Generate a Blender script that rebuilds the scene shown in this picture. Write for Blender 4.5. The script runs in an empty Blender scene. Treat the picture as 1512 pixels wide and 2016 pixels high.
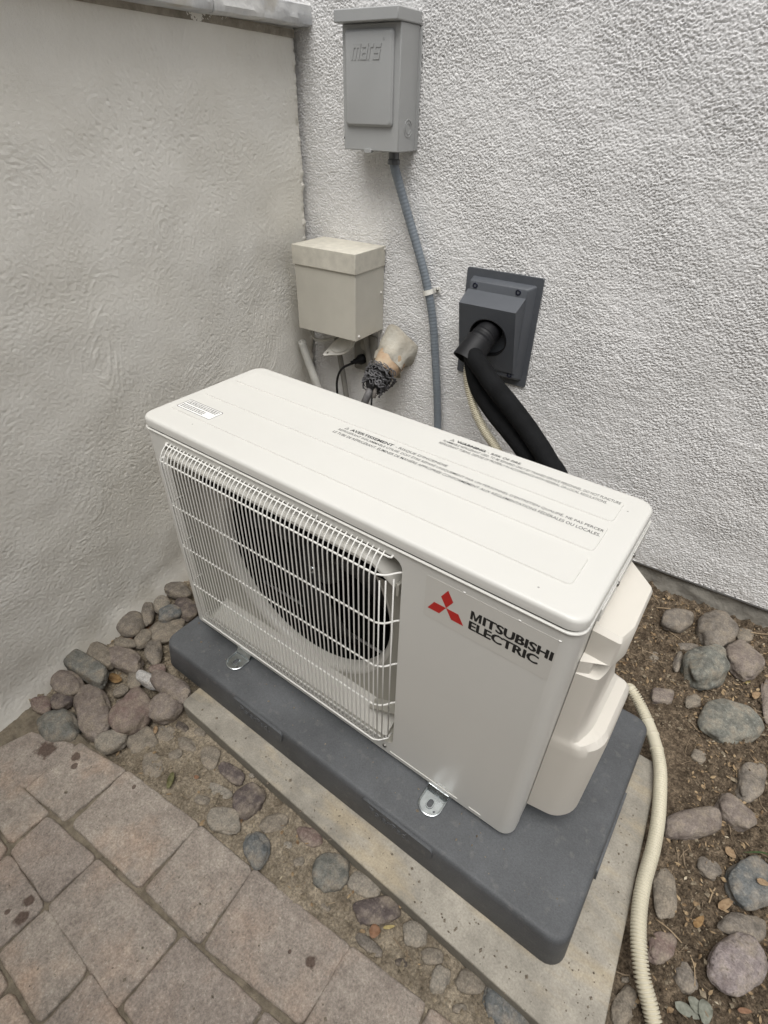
import bpy, bmesh, math, random
import numpy as np
from mathutils import Vector, Matrix, noise
from mathutils.geometry import tessellate_polygon
rnd = random.Random(7)
scene = bpy.context.scene
col = scene.collection

# ------------------------------------------------------------------ camera
CAM = np.array([0.8489, -0.4452, 0.9536]); PIT, YAW, ROL, FPX = 0.9292, 0.6195, 0.0245, 1064.0
def rotm():
    ca, sa, cb, sb, cc, sc = math.cos(PIT), math.sin(PIT), math.cos(YAW), math.sin(YAW), math.cos(ROL), math.sin(ROL)
    return (np.array([[cb,-sb,0],[sb,cb,0],[0,0,1]]) @ np.array([[1,0,0],[0,ca,-sa],[0,sa,ca]]) @ np.array([[cc,-sc,0],[sc,cc,0],[0,0,1]]))
RM = rotm()
cam = bpy.data.cameras.new('camera'); cam.sensor_fit = 'HORIZONTAL'; cam.sensor_width = 36; cam.lens = 36*FPX/1512
cam.clip_start = 0.02; cam.clip_end = 500
cam_o = bpy.data.objects.new('camera', cam); col.objects.link(cam_o)
m4 = Matrix([[*RM[0], CAM[0]], [*RM[1], CAM[1]], [*RM[2], CAM[2]], [0,0,0,1]])
cam_o.matrix_world = m4; scene.camera = cam_o
# ------------------------------------------------------------------ world, sun
SUN_EL, SUN_AZ = math.radians(68), math.radians(155)
w = bpy.data.worlds.new('World'); scene.world = w; w.use_nodes = True
nt = w.node_tree; nt.nodes.clear()
sky = nt.nodes.new('ShaderNodeTexSky'); sky.sky_type = 'NISHITA'; sky.sun_disc = False
sky.sun_elevation = SUN_EL; sky.sun_rotation = SUN_AZ; sky.dust_density = 4; sky.air_density = 1.0
hs = nt.nodes.new('ShaderNodeHueSaturation'); hs.inputs['Saturation'].default_value = 0.18
bg = nt.nodes.new('ShaderNodeBackground'); bg.inputs['Strength'].default_value = 0.13
wo = nt.nodes.new('ShaderNodeOutputWorld')
nt.links.new(sky.outputs[0], hs.inputs['Color']); nt.links.new(hs.outputs[0], bg.inputs[0]); nt.links.new(bg.outputs[0], wo.inputs[0])
sun = bpy.data.lights.new('sun', 'SUN'); sun.energy = 2.25; sun.angle = math.radians(48); sun.color = (1, .985, .955)
so = bpy.data.objects.new('sun', sun); col.objects.link(so)
sd = Vector((math.sin(SUN_AZ)*math.cos(SUN_EL), math.cos(SUN_AZ)*math.cos(SUN_EL), math.sin(SUN_EL)))
so.rotation_euler = sd.to_track_quat('Z', 'Y').to_euler(); so.location = (0, 0, 5)
scene.render.engine = 'CYCLES'
scene.view_settings.view_transform = 'Standard'; scene.view_settings.look = 'None'
scene.view_settings.gamma = 1; scene.view_settings.exposure = 0.02

# ------------------------------------------------------------------ pixel -> point on a plane
def ray(x, y): return RM @ np.array([(x-756)/FPX, -(y-1008)/FPX, -1.0])
def atz(x, y, z): d = ray(x, y); return CAM + (z-CAM[2])/d[2]*d
def atp(x, y, P, n): d = ray(x, y); return CAM + ((np.array(P)-CAM) @ n)/(d @ n)*d
A3 = math.radians(3.0)
CN = np.array([-.3574, .8375, 0]); U = np.array([math.cos(A3), math.sin(A3), 0]); NO = np.array([math.sin(A3), -math.cos(A3), 0])
def W(u, off, z): return CN + u*U + off*NO + np.array([0, 0, z])       # house wall frame
L7 = math.radians(7.5); V = np.array([math.sin(L7), -math.cos(L7), 0]); NL = np.array([math.cos(L7), math.sin(L7), 0])
def WL(v, off, z): return CN + v*V + off*NL + np.array([0, 0, z])      # garden wall frame

# ------------------------------------------------------------------ materials
MATS = {}
def mat(name, color, rough=.6, metal=0, var=0, vscale=8, bump=0, bscale=200, bdetail=4, color2=None, spec=.5, speck=0, speckscale=150, speckcol=(.02,.02,.02), coat=0, bdist=.001, trans=0, alpha=1):
    if name in MATS: return MATS[name]
    m = bpy.data.materials.new(name); m.use_nodes = True; MATS[name] = m
    n = m.node_tree.nodes; l = m.node_tree.links; b = n['Principled BSDF']
    b.inputs['Base Color'].default_value = (*color, 1); b.inputs['Roughness'].default_value = rough; b.inputs['Metallic'].default_value = metal
    b.inputs['Specular IOR Level'].default_value = spec; b.inputs['Coat Weight'].default_value = coat
    if trans: b.inputs['Transmission Weight'].default_value = trans
    if alpha < 1: b.inputs['Alpha'].default_value = alpha
    tc = n.new('ShaderNodeTexCoord'); out = None
    if var or color2:
        t = n.new('ShaderNodeTexNoise'); t.inputs['Scale'].default_value = vscale; t.inputs['Detail'].default_value = 6; t.inputs['Roughness'].default_value = .62
        l.new(tc.outputs['Object'], t.inputs['Vector'])
        r = n.new('ShaderNodeValToRGB'); c2 = color2 or tuple(min(1, c*(1+var)) for c in color)
        c1 = color if color2 else tuple(c*(1-var) for c in color)
        r.color_ramp.elements[0].position = .34; r.color_ramp.elements[1].position = .66
        r.color_ramp.elements[0].color = (*c1, 1); r.color_ramp.elements[1].color = (*c2, 1)
        l.new(t.outputs['Fac'], r.inputs[0]); out = r.outputs[0]
    if speck:
        t = n.new('ShaderNodeTexNoise'); t.inputs['Scale'].default_value = speckscale; t.inputs['Detail'].default_value = 3
        l.new(tc.outputs['Object'], t.inputs['Vector'])
        r = n.new('ShaderNodeValToRGB'); r.color_ramp.elements[0].position = .60; r.color_ramp.elements[1].position = .68
        r.color_ramp.elements[0].color = (0,0,0,1); r.color_ramp.elements[1].color = (speck,)*3+(1,)
        l.new(t.outputs['Fac'], r.inputs[0])
        mx = n.new('ShaderNodeMix'); mx.data_type = 'RGBA'
        l.new(r.outputs[0], mx.inputs[0])
        if out: l.new(out, mx.inputs[6])
        else: mx.inputs[6].default_value = (*color, 1)
        mx.inputs[7].default_value = (*speckcol, 1); out = mx.outputs[2]
    if out: l.new(out, b.inputs['Base Color'])
    if bump:
        t = n.new('ShaderNodeTexNoise'); t.inputs['Scale'].default_value = bscale; t.inputs['Detail'].default_value = bdetail
        l.new(tc.outputs['Object'], t.inputs['Vector'])
        bm_ = n.new('ShaderNodeBump'); bm_.inputs['Strength'].default_value = bump; bm_.inputs['Distance'].default_value = bdist
        l.new(t.outputs['Fac'], bm_.inputs['Height']); l.new(bm_.outputs[0], b.inputs['Normal'])
    return m
def grain(m, scale, lo, hi, scale2=None, lo2=1, hi2=1):      # mineral grain: multiplies the base colour with fine noise
    n = m.node_tree.nodes; l = m.node_tree.links; b = n['Principled BSDF']; inp = b.inputs['Base Color']
    src = inp.links[0].from_socket if inp.links else None; tc = n.new('ShaderNodeTexCoord')
    for sc, a, c in ((scale, lo, hi), (scale2, lo2, hi2)):
        if not sc: continue
        t = n.new('ShaderNodeTexNoise'); t.inputs['Scale'].default_value = sc; t.inputs['Detail'].default_value = 3; t.inputs['Roughness'].default_value = .7; l.new(tc.outputs['Object'], t.inputs['Vector'])
        r = n.new('ShaderNodeMapRange'); r.inputs[1].default_value = .32; r.inputs[2].default_value = .68; r.inputs[3].default_value = a; r.inputs[4].default_value = c; l.new(t.outputs['Fac'], r.inputs[0])
        x = n.new('ShaderNodeVectorMath'); x.operation = 'SCALE'; l.new(src, x.inputs[0]); l.new(r.outputs[0], x.inputs['Scale']); src = x.outputs[0]
    l.new(src, inp); return m
WHITE = mat('painted_steel', (.655,.645,.605), .36, bump=.10, bscale=900, var=.02, vscale=3, spec=.5)
WIRE = mat('coated_wire', (.76,.75,.71), .32, spec=.6)
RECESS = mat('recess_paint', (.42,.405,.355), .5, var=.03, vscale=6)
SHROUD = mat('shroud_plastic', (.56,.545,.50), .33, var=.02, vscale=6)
COVERM = mat('service_cover_plastic', (.665,.63,.565), .5, bump=.25, bscale=1400, bdist=.0006, var=.015, vscale=5)
FAN = mat('fan_plastic', (.012,.012,.012), .5)
BLACKIN = mat('coil_fins', (.003,.003,.003), .95, spec=.1)
ZINC = mat('zinc_plate', (.62,.66,.67), .26, metal=1, var=.12, vscale=60)
SCREWM = mat('screw_steel', (.35,.34,.32), .35, metal=1)
PAD = mat('equipment_pad_plastic', (.088,.092,.097), .6, var=.2, vscale=9, bump=.35, bscale=700, bdist=.0012, speck=.3, speckscale=55, speckcol=(.17,.165,.155))
GREYP = mat('grey_painted_metal', (.39,.395,.39), .42, bump=.22, bscale=330, bdist=.0008, var=.03, vscale=9)
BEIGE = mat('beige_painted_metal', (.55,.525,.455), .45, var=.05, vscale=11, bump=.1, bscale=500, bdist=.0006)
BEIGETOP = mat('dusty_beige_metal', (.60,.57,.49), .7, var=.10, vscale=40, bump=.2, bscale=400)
CONDM = mat('grey_conduit_plastic', (.175,.20,.225), .45, var=.08, vscale=20)
DARKP = mat('dark_grey_plastic', (.082,.089,.101), .5, var=.06, vscale=15, bump=.15, bscale=900)
DARKP2 = mat('black_rubber', (.009,.009,.0105), .55, spec=.35, var=.2, vscale=40)
FOAM = mat('black_foam_insulation', (.0065,.0068,.0075), .85, spec=.2, var=.3, vscale=25, bump=.3, bscale=300)
HOSEM = mat('drain_hose_plastic', (.60,.555,.43), .45, var=.06, vscale=14)
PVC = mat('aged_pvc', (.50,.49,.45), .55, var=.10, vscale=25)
PVCD = mat('shaded_pvc', (.27,.26,.235), .6, var=.10, vscale=25)  # darker copy of the aged PVC, with shade put into its colour
CREAM = mat('cream_plastic', (.76,.74,.68), .45, var=.08, vscale=40)
BLACKT = mat('black_ink', (.012,.012,.012), .6)
GREYT = mat('grey_ink', (.045,.045,.045), .7)
REDT = mat('red_ink', (.52,.022,.018), .45)
STICK = mat('sticker_film', (.63,.615,.57), .30)
STICKW = mat('white_sticker', (.86,.85,.82), .4)
CONC = None

# ------------------------------------------------------------------ mesh helpers
class MB:
    def __init__(s): s.v = []; s.f = []; s.sm = []
    def add(s, vs, fs, smooth=False):
        o = len(s.v); s.v += [tuple(map(float, p)) for p in vs]; s.f += [tuple(i+o for i in f) for f in fs]; s.sm += [smooth]*len(fs); return s
    def box(s, lo, hi, fr=None):
        a, b = lo, hi
        P = [(x,y,z) for x in (a[0],b[0]) for y in (a[1],b[1]) for z in (a[2],b[2])]
        if fr: P = [fr(*p) for p in P]
        return s.add(P, [(0,1,3,2),(4,6,7,5),(0,4,5,1),(2,3,7,6),(0,2,6,4),(1,5,7,3)])
    def tube(s, pts, r, n=12, cap=True, closed=False, flat=1.0):
        P = [Vector(p) for p in pts]; N = len(P); rs = r if hasattr(r, '__len__') else [r]*N
        vs = []; up = None
        for i in range(N):
            if closed: t = (P[(i+1) % N]-P[i-1]).normalized()
            else: t = (P[min(i+1, N-1)]-P[max(i-1, 0)]).normalized()
            if up is None: up = Vector((0,0,1)) if abs(t.z) < .9 else Vector((0,1,0))
            a = t.cross(up).normalized(); b = a.cross(t).normalized(); up = b
            for k in range(n):
                an = 2*math.pi*k/n; vs.append(P[i]+a*math.cos(an)*rs[i]+b*math.sin(an)*rs[i]*flat)
        fs = []
        for i in range(N if closed else N-1):
            j = (i+1) % N
            for k in range(n): fs.append((i*n+k, i*n+(k+1) % n, j*n+(k+1) % n, j*n+k))
        s.add(vs, fs, True)
        if cap and not closed:
            o = len(s.v)-len(vs)
            s.f.append(tuple(o+k for k in reversed(range(n)))); s.f.append(tuple(o+(N-1)*n+k for k in range(n))); s.sm += [False, False]
        return s
    def lathe(s, prof, c, ax, n=24, smooth=True):       # prof [(r,h)], axis direction ax
        ax = Vector(ax).normalized(); a = ax.orthogonal().normalized(); b = ax.cross(a); c = Vector(c); vs = []
        for r, h in prof:
            for k in range(n):
                t = 2*math.pi*k/n; vs.append(c+ax*h+(a*math.cos(t)+b*math.sin(t))*r)
        fs = [(i*n+k, i*n+(k+1) % n, (i+1)*n+(k+1) % n, (i+1)*n+k) for i in range(len(prof)-1) for k in range(n)]
        s.add(vs, fs, smooth); return s
    def loft(s, rings, cap=(True, True), smooth=False):
        n = len(rings[0]); vs = [p for r in rings for p in r]
        fs = [(i*n+k, i*n+(k+1) % n, (i+1)*n+(k+1) % n, (i+1)*n+k) for i in range(len(rings)-1) for k in range(n)]
        s.add(vs, fs, smooth); o = len(s.v)-len(vs)
        if cap[0]: s.f.append(tuple(o+k for k in reversed(range(n)))); s.sm.append(False)
        if cap[1]: s.f.append(tuple(o+(len(rings)-1)*n+k for k in range(n))); s.sm.append(False)
        return s
    def plate(s, outer, holes, h0, h1, fr, back=True):   # polygon with holes, extruded between h0 and h1; fr(a,b,h)
        loops = [outer]+holes; flat = [p for L in loops for p in L]
        tris = tessellate_polygon([[Vector((p[0], p[1], 0)) for p in L] for L in loops])
        n = len(flat); vs = [fr(p[0], p[1], h1) for p in flat]+[fr(p[0], p[1], h0) for p in flat]
        fs = [tuple(t) for t in tris]
        if back: fs += [tuple(i+n for i in reversed(t)) for t in tris]
        o = 0
        for L in loops:
            m = len(L)
            for k in range(m): fs.append((o+k, o+(k+1) % m, n+o+(k+1) % m, n+o+k))
            o += m
        return s.add(vs, fs)
    def build(s, name, m, parent=None, bevel=0, seg=2, auto=None, loc=None, recalc=True):
        me = bpy.data.meshes.new(name); 
        L = Vector(loc) if loc is not None else Vector((0,0,0))
        me.from_pydata([tuple(Vector(v)-L) for v in s.v], [], s.f); me.validate()
        if len(me.polygons) == len(s.sm): me.polygons.foreach_set('use_smooth', s.sm)
        if recalc:
            b = bmesh.new(); b.from_mesh(me); bmesh.ops.recalc_face_normals(b, faces=b.faces); b.to_mesh(me); b.free()
        me.materials.append(m)
        o = bpy.data.objects.new(name, me); col.objects.link(o)
        if parent: 
            o.parent = parent; o.location = L - (parent.location if parent.parent is None else Vector((0,0,0)))
            if parent.parent is not None: o.location = L-parent.matrix_base
        else: o.location = L
        if bevel:
            bv = o.modifiers.new('bevel', 'BEVEL'); bv.width = bevel; bv.segments = seg; bv.limit_method = 'ANGLE'; bv.angle_limit = math.radians(35)
            if auto is None: auto = 40
        if auto:
            me.polygons.foreach_set('use_smooth', [True]*len(me.polygons)); me.set_sharp_from_angle(angle=math.radians(auto))
        return o
WORLDPOS = {}
def put(o, parent):      # parent while keeping world coordinates (no rotations are used on parents)
    if parent: 
        o.parent = parent; o.location = o.location - WORLDPOS.get(parent.name, Vector((0,0,0)))
    return o
def mk(mb, name, m, parent=None, **k):
    loc = k.pop('loc', None)
    if loc is None:      # origin at the mesh's own base centre
        a = np.array(mb.v); lo, hi = a.min(0), a.max(0); loc = ((lo[0]+hi[0])/2, (lo[1]+hi[1])/2, lo[2])
    o = mb.build(name, m, None, loc=loc, **k); WORLDPOS[o.name] = Vector(loc)
    return put(o, parent)
def tag(o, label=None, cat=None, group=None, kind=None):
    if label: o['label'] = label
    if cat: o['category'] = cat
    if group: o['group'] = group
    if kind: o['kind'] = kind
    return o
def empty(name, loc, label, cat, group=None):
    o = bpy.data.objects.new(name, None); col.objects.link(o); o.location = loc; WORLDPOS[o.name] = Vector(loc); o.empty_display_size = .05
    return tag(o, label, cat, group)
def rrect(x0, x1, y0, y1, r, n=6):
    P = []
    for cx, cy, a0 in ((x1-r, y0+r, -90), (x1-r, y1-r, 0), (x0+r, y1-r, 90), (x0+r, y0+r, 180)):
        for k in range(n+1):
            a = math.radians(a0+90*k/n); P.append((cx+r*math.cos(a), cy+r*math.sin(a)))
    return P
def circ(cx, cy, r, n=32, r2=None): return [(cx+r*math.cos(2*math.pi*k/n), cy+(r2 or r)*math.sin(2*math.pi*k/n)) for k in range(n)]
def spline(pts, n=12):
    P = [Vector(p) for p in pts]; P = [2*P[0]-P[1]]+P+[2*P[-1]-P[-2]]; out = []
    for i in range(1, len(P)-2):
        p0, p1, p2, p3 = P[i-1:i+3]
        for k in range(n):
            t = k/n; out.append(.5*((2*p1)+(p2-p0)*t+(2*p0-5*p1+4*p2-p3)*t*t+(-p0+3*p1-3*p2+p3)*t**3))
    out.append(P[-2]); return out
def resample(P, step):
    P = [Vector(p) for p in P]; out = [P[0].copy()]; acc = 0
    for a, b in zip(P, P[1:]):
        L = (b-a).length
        while acc+L >= step:
            t = (step-acc)/L; a = a.lerp(b, t); out.append(a.copy()); L = (b-a).length; acc = 0
        acc += L
    return out
def text_bold(s, fr, width, height, d, bold=.010):
    mb = MB()
    for k, (dx, dy) in enumerate(((0,0),(-d,0),(d,0),(-d*.5,d*.35),(d*.5,-d*.35))):
        t = text_mesh(s, None, None, None, lambda a, b, h: fr(a+dx, b+dy, h+k*.00003), width, height, .0001, bold); mb.add(t.v, t.f)
    return mb
def text_mesh(s, name, m, parent, fr, width, height, depth=.0002, bold=0, shear=0):   # text fitted in width x height; fr(a,b,h)
    cu = bpy.data.curves.new('t', 'FONT'); cu.body = s; cu.size = 1; cu.extrude = 0; cu.offset = bold; cu.resolution_u = 3; cu.shear = shear
    ob = bpy.data.objects.new('t', cu); me0 = bpy.data.meshes.new_from_object(ob)
    a = np.array([v.co[:] for v in me0.vertices]); lo, hi = a.min(0), a.max(0)
    k = (width/(hi[0]-lo[0]), height/(hi[1]-lo[1]))
    mb = MB(); vs = [((x-lo[0])*k[0], (y-lo[1])*k[1]) for x, y, z in a]; n = len(vs)
    faces = [tuple(p.vertices) for p in me0.polygons]
    ec = {}
    for f in faces:
        for i in range(len(f)): e = (f[i], f[(i+1) % len(f)]); ec[tuple(sorted(e))] = ec.get(tuple(sorted(e)), []) + [e]
    fs = list(faces)
    if depth > .0003:
        for e, L in ec.items():
            if len(L) == 1: i, j = L[0]; fs.append((j, i, i+n, j+n))
        V2 = [fr(x, y, depth) for x, y in vs]+[fr(x, y, 0) for x, y in vs]
    else: V2 = [fr(x, y, depth) for x, y in vs]
    mb.add(V2, fs); bpy.data.objects.remove(ob); bpy.data.curves.remove(cu); bpy.data.meshes.remove(me0)
    if name is None: return mb
    return mk(mb, name, m, parent, recalc=depth > .0003)

# numpy lattice noise
def vnoise(x, y, seed=0):
    xi = np.floor(x).astype(np.int64); yi = np.floor(y).astype(np.int64); xf = x-xi; yf = y-yi
    u = xf*xf*xf*(xf*(xf*6-15)+10); v = yf*yf*yf*(yf*(yf*6-15)+10)
    def h(a, b):
        n = (a*374761393+b*668265263+seed*974711) & 0xffffffff; n = ((n ^ (n >> 13))*1274126177) & 0xffffffff; n = n ^ (n >> 16)
        an = (n & 0xffff)/65536*2*np.pi; return np.cos(an), np.sin(an)
    def g(a, b, dx, dy): c, s_ = h(a, b); return c*dx+s_*dy
    a = g(xi, yi, xf, yf); b = g(xi+1, yi, xf-1, yf); c = g(xi, yi+1, xf, yf-1); d = g(xi+1, yi+1, xf-1, yf-1)
    return ((a*(1-u)+b*u)*(1-v)+(c*(1-u)+d*u)*v)*1.5
def fbm(x, y, o=4, seed=0, g=.5):
    s_ = 0; a = 1
    for i in range(o): s_ = s_+a*vnoise(x*2**i, y*2**i, seed+i*17); a *= g
    return s_
def grid_mesh(name, xs, ys, fn, m, smooth=True):     # fn(X,Y)->(n,3) array
    X, Y = np.meshgrid(xs, ys); P = fn(X, Y).reshape(-1, 3); nx, ny = len(xs), len(ys)
    i = np.arange((ny-1)*(nx-1)); r = i//(nx-1); c = i % (nx-1); a = r*nx+c
    F = np.stack([a, a+1, a+nx+1, a+nx], 1).astype(np.int32)
    me = bpy.data.meshes.new(name); me.vertices.add(len(P)); me.vertices.foreach_set('co', P.astype(np.float32).ravel())
    me.loops.add(F.size); me.loops.foreach_set('vertex_index', F.ravel())
    me.polygons.add(len(F)); me.polygons.foreach_set('loop_start', (np.arange(len(F))*4).astype(np.int32))
    me.polygons.foreach_set('loop_total', np.full(len(F), 4, np.int32)) if False else None
    me.polygons.foreach_set('use_smooth', np.full(len(F), smooth))
    me.update(calc_edges=True); me.validate(); me.materials.append(m)
    o = bpy.data.objects.new(name, me); col.objects.link(o); WORLDPOS[o.name] = Vector((0,0,0)); return o
def axis(lo, a, b, hi, fine, coarse=.12):
    L = list(np.arange(a, lo, -coarse))[::-1] if lo < a else [a]
    L = [v for v in L if v < a]; L = [lo]+[v for v in L if v > lo+.01]
    R = [v for v in np.arange(b+coarse, hi-.01, coarse)]+[hi]
    return np.array(L+list(np.arange(a, b, fine))+[b]+R)

# ================================================================== SETTING
def stucco_mat(name, c, c2, big, dirt):
    m = bpy.data.materials.new(name); m.use_nodes = True; n = m.node_tree.nodes; l = m.node_tree.links; b = n['Principled BSDF']
    b.inputs['Roughness'].default_value = .95; b.inputs['Specular IOR Level'].default_value = .1
    tc = n.new('ShaderNodeTexCoord')
    t = n.new('ShaderNodeTexNoise'); t.inputs['Scale'].default_value = big; t.inputs['Detail'].default_value = 7; t.inputs['Roughness'].default_value = .65
    l.new(tc.outputs['Object'], t.inputs['Vector'])
    r = n.new('ShaderNodeValToRGB'); r.color_ramp.elements[0].position = .35; r.color_ramp.elements[1].position = .65
    r.color_ramp.elements[0].color = (*c, 1); r.color_ramp.elements[1].color = (*c2, 1); l.new(t.outputs['Fac'], r.inputs[0])
    # splash-back dirt near the foot of the wall (broken edge)
    sx = n.new('ShaderNodeSeparateXYZ'); l.new(tc.outputs['Object'], sx.inputs[0])
    t2 = n.new('ShaderNodeTexNoise'); t2.inputs['Scale'].default_value = 9; t2.inputs['Detail'].default_value = 8; l.new(tc.outputs['Object'], t2.inputs['Vector'])
    ma = n.new('ShaderNodeMath'); ma.operation = 'MULTIPLY_ADD'; ma.inputs[1].default_value = .30; l.new(t2.outputs['Fac'], ma.inputs[0]); l.new(sx.outputs[2], ma.inputs[2])
    mr = n.new('ShaderNodeMapRange'); mr.inputs[1].default_value = dirt[0]; mr.inputs[2].default_value = dirt[1]; mr.inputs[3].default_value = dirt[2]; mr.inputs[4].default_value = 0
    l.new(ma.outputs[0], mr.inputs[0])
    mx = n.new('ShaderNodeMix'); mx.data_type = 'RGBA'; l.new(mr.outputs[0], mx.inputs[0]); l.new(r.outputs[0], mx.inputs[6]); mx.inputs[7].default_value = (.30,.26,.20,1)
    l.new(mx.outputs[2], b.inputs['Base Color'])
    t3 = n.new('ShaderNodeTexNoise'); t3.inputs['Scale'].default_value = 560; t3.inputs['Detail'].default_value = 4; l.new(tc.outputs['Object'], t3.inputs['Vector'])
    bp = n.new('ShaderNodeBump'); bp.inputs['Strength'].default_value = .75; bp.inputs['Distance'].default_value = .0014
    l.new(t3.outputs['Fac'], bp.inputs['Height']); l.new(bp.outputs[0], b.inputs['Normal'])
    return m
HST = stucco_mat('house_stucco', (.80,.79,.775), (.86,.85,.84), 3, (-.02, .16, .35))
GST = stucco_mat('garden_wall_stucco', (.77,.745,.68), (.83,.81,.755), 4, (-.02, .15, .6))

def house_surface(Ug, Zg):
    wx = vnoise(Ug*150, Zg*150, 3)*.4
    a = fbm(Ug*290+wx, Zg*360+wx, 1, 11, .65)*1.15+vnoise(Ug*150, Zg*190, 12)*.45
    h = np.clip(a*1.7+.25, -1.0, 1)
    h = np.where(h > .35, .35+(h-.35)*.4, h)         # knocked-down tops
    h = h*.0018*(.8+.5*np.clip(vnoise(Ug*9, Zg*9, 66)+.4, 0, 1))+fbm(Ug*5, Zg*5, 3, 5)*.0022+vnoise(Ug*60, Zg*60, 8)*.0008
    off = h-.0015
    return CN[None,None]+Ug[...,None]*U+off[...,None]*NO+Zg[...,None]*np.array([0,0,1.])
hw = grid_mesh('house_wall', axis(-.6, -.03, 1.47, 3.2, .00145), axis(-.049, -.049, 1.20, 3.0, .00145), house_surface, HST)
tag(hw, 'light grey rough stucco house wall rising behind the outdoor unit', 'wall')
# weep screed and footing
mk(MB().box((-.6,-.03,-.054), (3.2,.001,-.0495), W), 'weep_screed', mat('screed_metal', (.16,.155,.15), .7, var=.2, vscale=30), hw)
FOOT = mat('footing_concrete', (.24,.225,.195), .95, var=.25, vscale=18, bump=.8, bscale=90, bdist=.004)
def footing(Ug, Zg):
    off = fbm(Ug*14, Zg*20, 4, 31)*.006-.010+(-.05-Zg)*.10
    return CN[None,None]+Ug[...,None]*U+off[...,None]*NO+Zg[...,None]*np.array([0,0,1.])
fo = grid_mesh('footing', np.arange(-.3, 3.2, .01), np.arange(-.20, -.052, .006), footing, FOOT); put(fo, hw)

def garden_surface(Vg, Zg):
    ang = fbm(Vg*2.2, Zg*2.2, 2, 91)*1.6+.5          # trowel direction wanders
    ca, sa = np.cos(ang), np.sin(ang); p = Vg*ca+Zg*sa; q = -Vg*sa+Zg*ca
    st = fbm(p*50, q*260, 2, 41, .6)
    sharp = 1-np.abs(fbm(p*30, q*150, 2, 47, .5))*2.2
    sharp = np.clip(sharp-.72, 0, 1)*1.4
    patch = np.clip(fbm(Vg*5, Zg*5, 3, 61)*.8+.6, .3, 1)
    grain = fbm(Vg*175, Zg*210, 2, 53, .6)+.5*vnoise(p*90, q*220, 54)
    pits = np.clip(-fbm(Vg*85, Zg*140, 2, 57)-.36, 0, 1)
    low = 1-np.clip((Zg-.1)/.7, 0, 1)
    ridge = np.clip(1-np.abs(fbm(p*7, q*48, 2, 83, .5))*9, 0, 1)*np.clip(vnoise(Vg*6, Zg*6, 31)*1.6+.2, 0, 1)
    h = (st*.0006+sharp*-.0007)*patch+ridge*.0012+grain*(.00034+.00018*low)-pits*.0028*patch+fbm(Vg*3.2, Zg*3.2, 3, 71)*.006
    # bulge at the foot
    h = h+np.clip((-.04-Zg)/.1, 0, 1)**2*.03*(1+.6*fbm(Vg*8, Zg*4, 2, 5))
    h = h+np.where(Vg < .03, (Vg-.03)*.25+fbm(Zg*30+Vg*0, Vg*0, 3, 3)*.006, 0)
    return CN[None,None]+Vg[...,None]*V+h[...,None]*NL+Zg[...,None]*np.array([0,0,1.])
v0 = .014
gw = grid_mesh('garden_wall', axis(v0, v0+.001, 1.32, 3.0, .0022), axis(-.2, -.17, 1.10, 1.115, .0022), garden_surface, GST)
tag(gw, 'beige trowelled stucco garden wall with flagstone coping on the left', 'wall')
# wall core behind the rendered face (thickness), end face ragged
mb = MB(); N_ = 90
vs = []
for k in range(N_+1):
    z = -.2+1.31*k/N_; j = noise.noise(Vector((z*28, 3, 0)))*.005+noise.noise(Vector((z*75, 9, 0)))*.003
    vs += [WL(v0+j+.001, -.004, z), WL(v0+j-.001, -.2, z)]
mb.add(vs, [(2*k, 2*k+1, 2*k+3, 2*k+2) for k in range(N_)])
mb.box((.02,-.24,-.2), (3.0,-.02,1.11), WL)
mk(mb, 'wall_core', GST, gw)
# unseen board fence added behind the viewer to block low sky light
mb = MB()
for k in range(34): mb.box((-1.3+k*.142,-1.26+.006*(k % 3),-.15), (-1.162+k*.142,-1.24+.006*(k % 3),1.80))
mb.box((-1.3,-1.305,.30), (3.5,-1.265,.39)); mb.box((-1.3,-1.305,1.45), (3.5,-1.265,1.54))
ow = mk(mb, 'light_blocker_fence', mat('dark_blocker_boards', (.050,.040,.030), .8, color2=(.085,.068,.052), vscale=12)); tag(ow, 'dark board fence added unseen behind the viewer to block low sky light', 'fence')
# coping stones
SLATE = mat('coping_flagstone', (.40,.41,.425), .85, color2=(.66,.655,.635), vscale=9, bump=.6, bscale=60, bdist=.004, speck=.5, speckscale=12, speckcol=(.40,.36,.29))
def coping(va, vb, sd_, z0a, z0b, th):
    mb = MB(); n = int((vb-va)/.006)+2; rings = []
    for k in range(n):
        v = va+(vb-va)*k/(n-1); z0 = z0a+(z0b-z0a)*k/(n-1)
        def J(s_, a): return noise.fractal(Vector((v*11+sd_, s_*3.1, sd_)), .9, 2.2, 5)*a*.42
        e = .044+J(0, .009)
        prof = [(-.26, z0), (e-.030, z0+J(5,.002)), (e-.006+J(11,.004), z0+J(1,.006)), (e-.0005+J(6,.005), z0+.003+J(2,.005)), (e+.001+J(3,.006), z0+th*.30), (e-.001+J(8,.007), z0+th*.62), (e-.001+J(4,.006), z0+th-.003+J(9,.002)), (e-.006, z0+th+J(7,.001)), (-.26, z0+th)]
        rings.append([WL(v, o, z) for o, z in prof])
    mb.loft(rings); return mb
for i, (va, vb, s_, za, zb, th) in enumerate(((-.035,.333,1,1.106,1.098,.040), (.337,1.02,5.3,1.097,1.088,.046), (1.03,1.7,8.1,1.09,1.09,.043), (1.71,2.4,3.3,1.09,1.09,.043), (2.41,3.0,6.1,1.09,1.09,.043))):
    mk(coping(va, vb, s_, za, zb, th), 'coping_stone', SLATE, gw, auto=28)
mk(MB().box((.02,-.2,1.085), (3.0,.004,1.10), WL), 'mortar_bed', mat('mortar', (.30,.27,.22), .95, var=.25, vscale=30, bump=.8, bscale=120, bdist=.004), gw)

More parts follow.
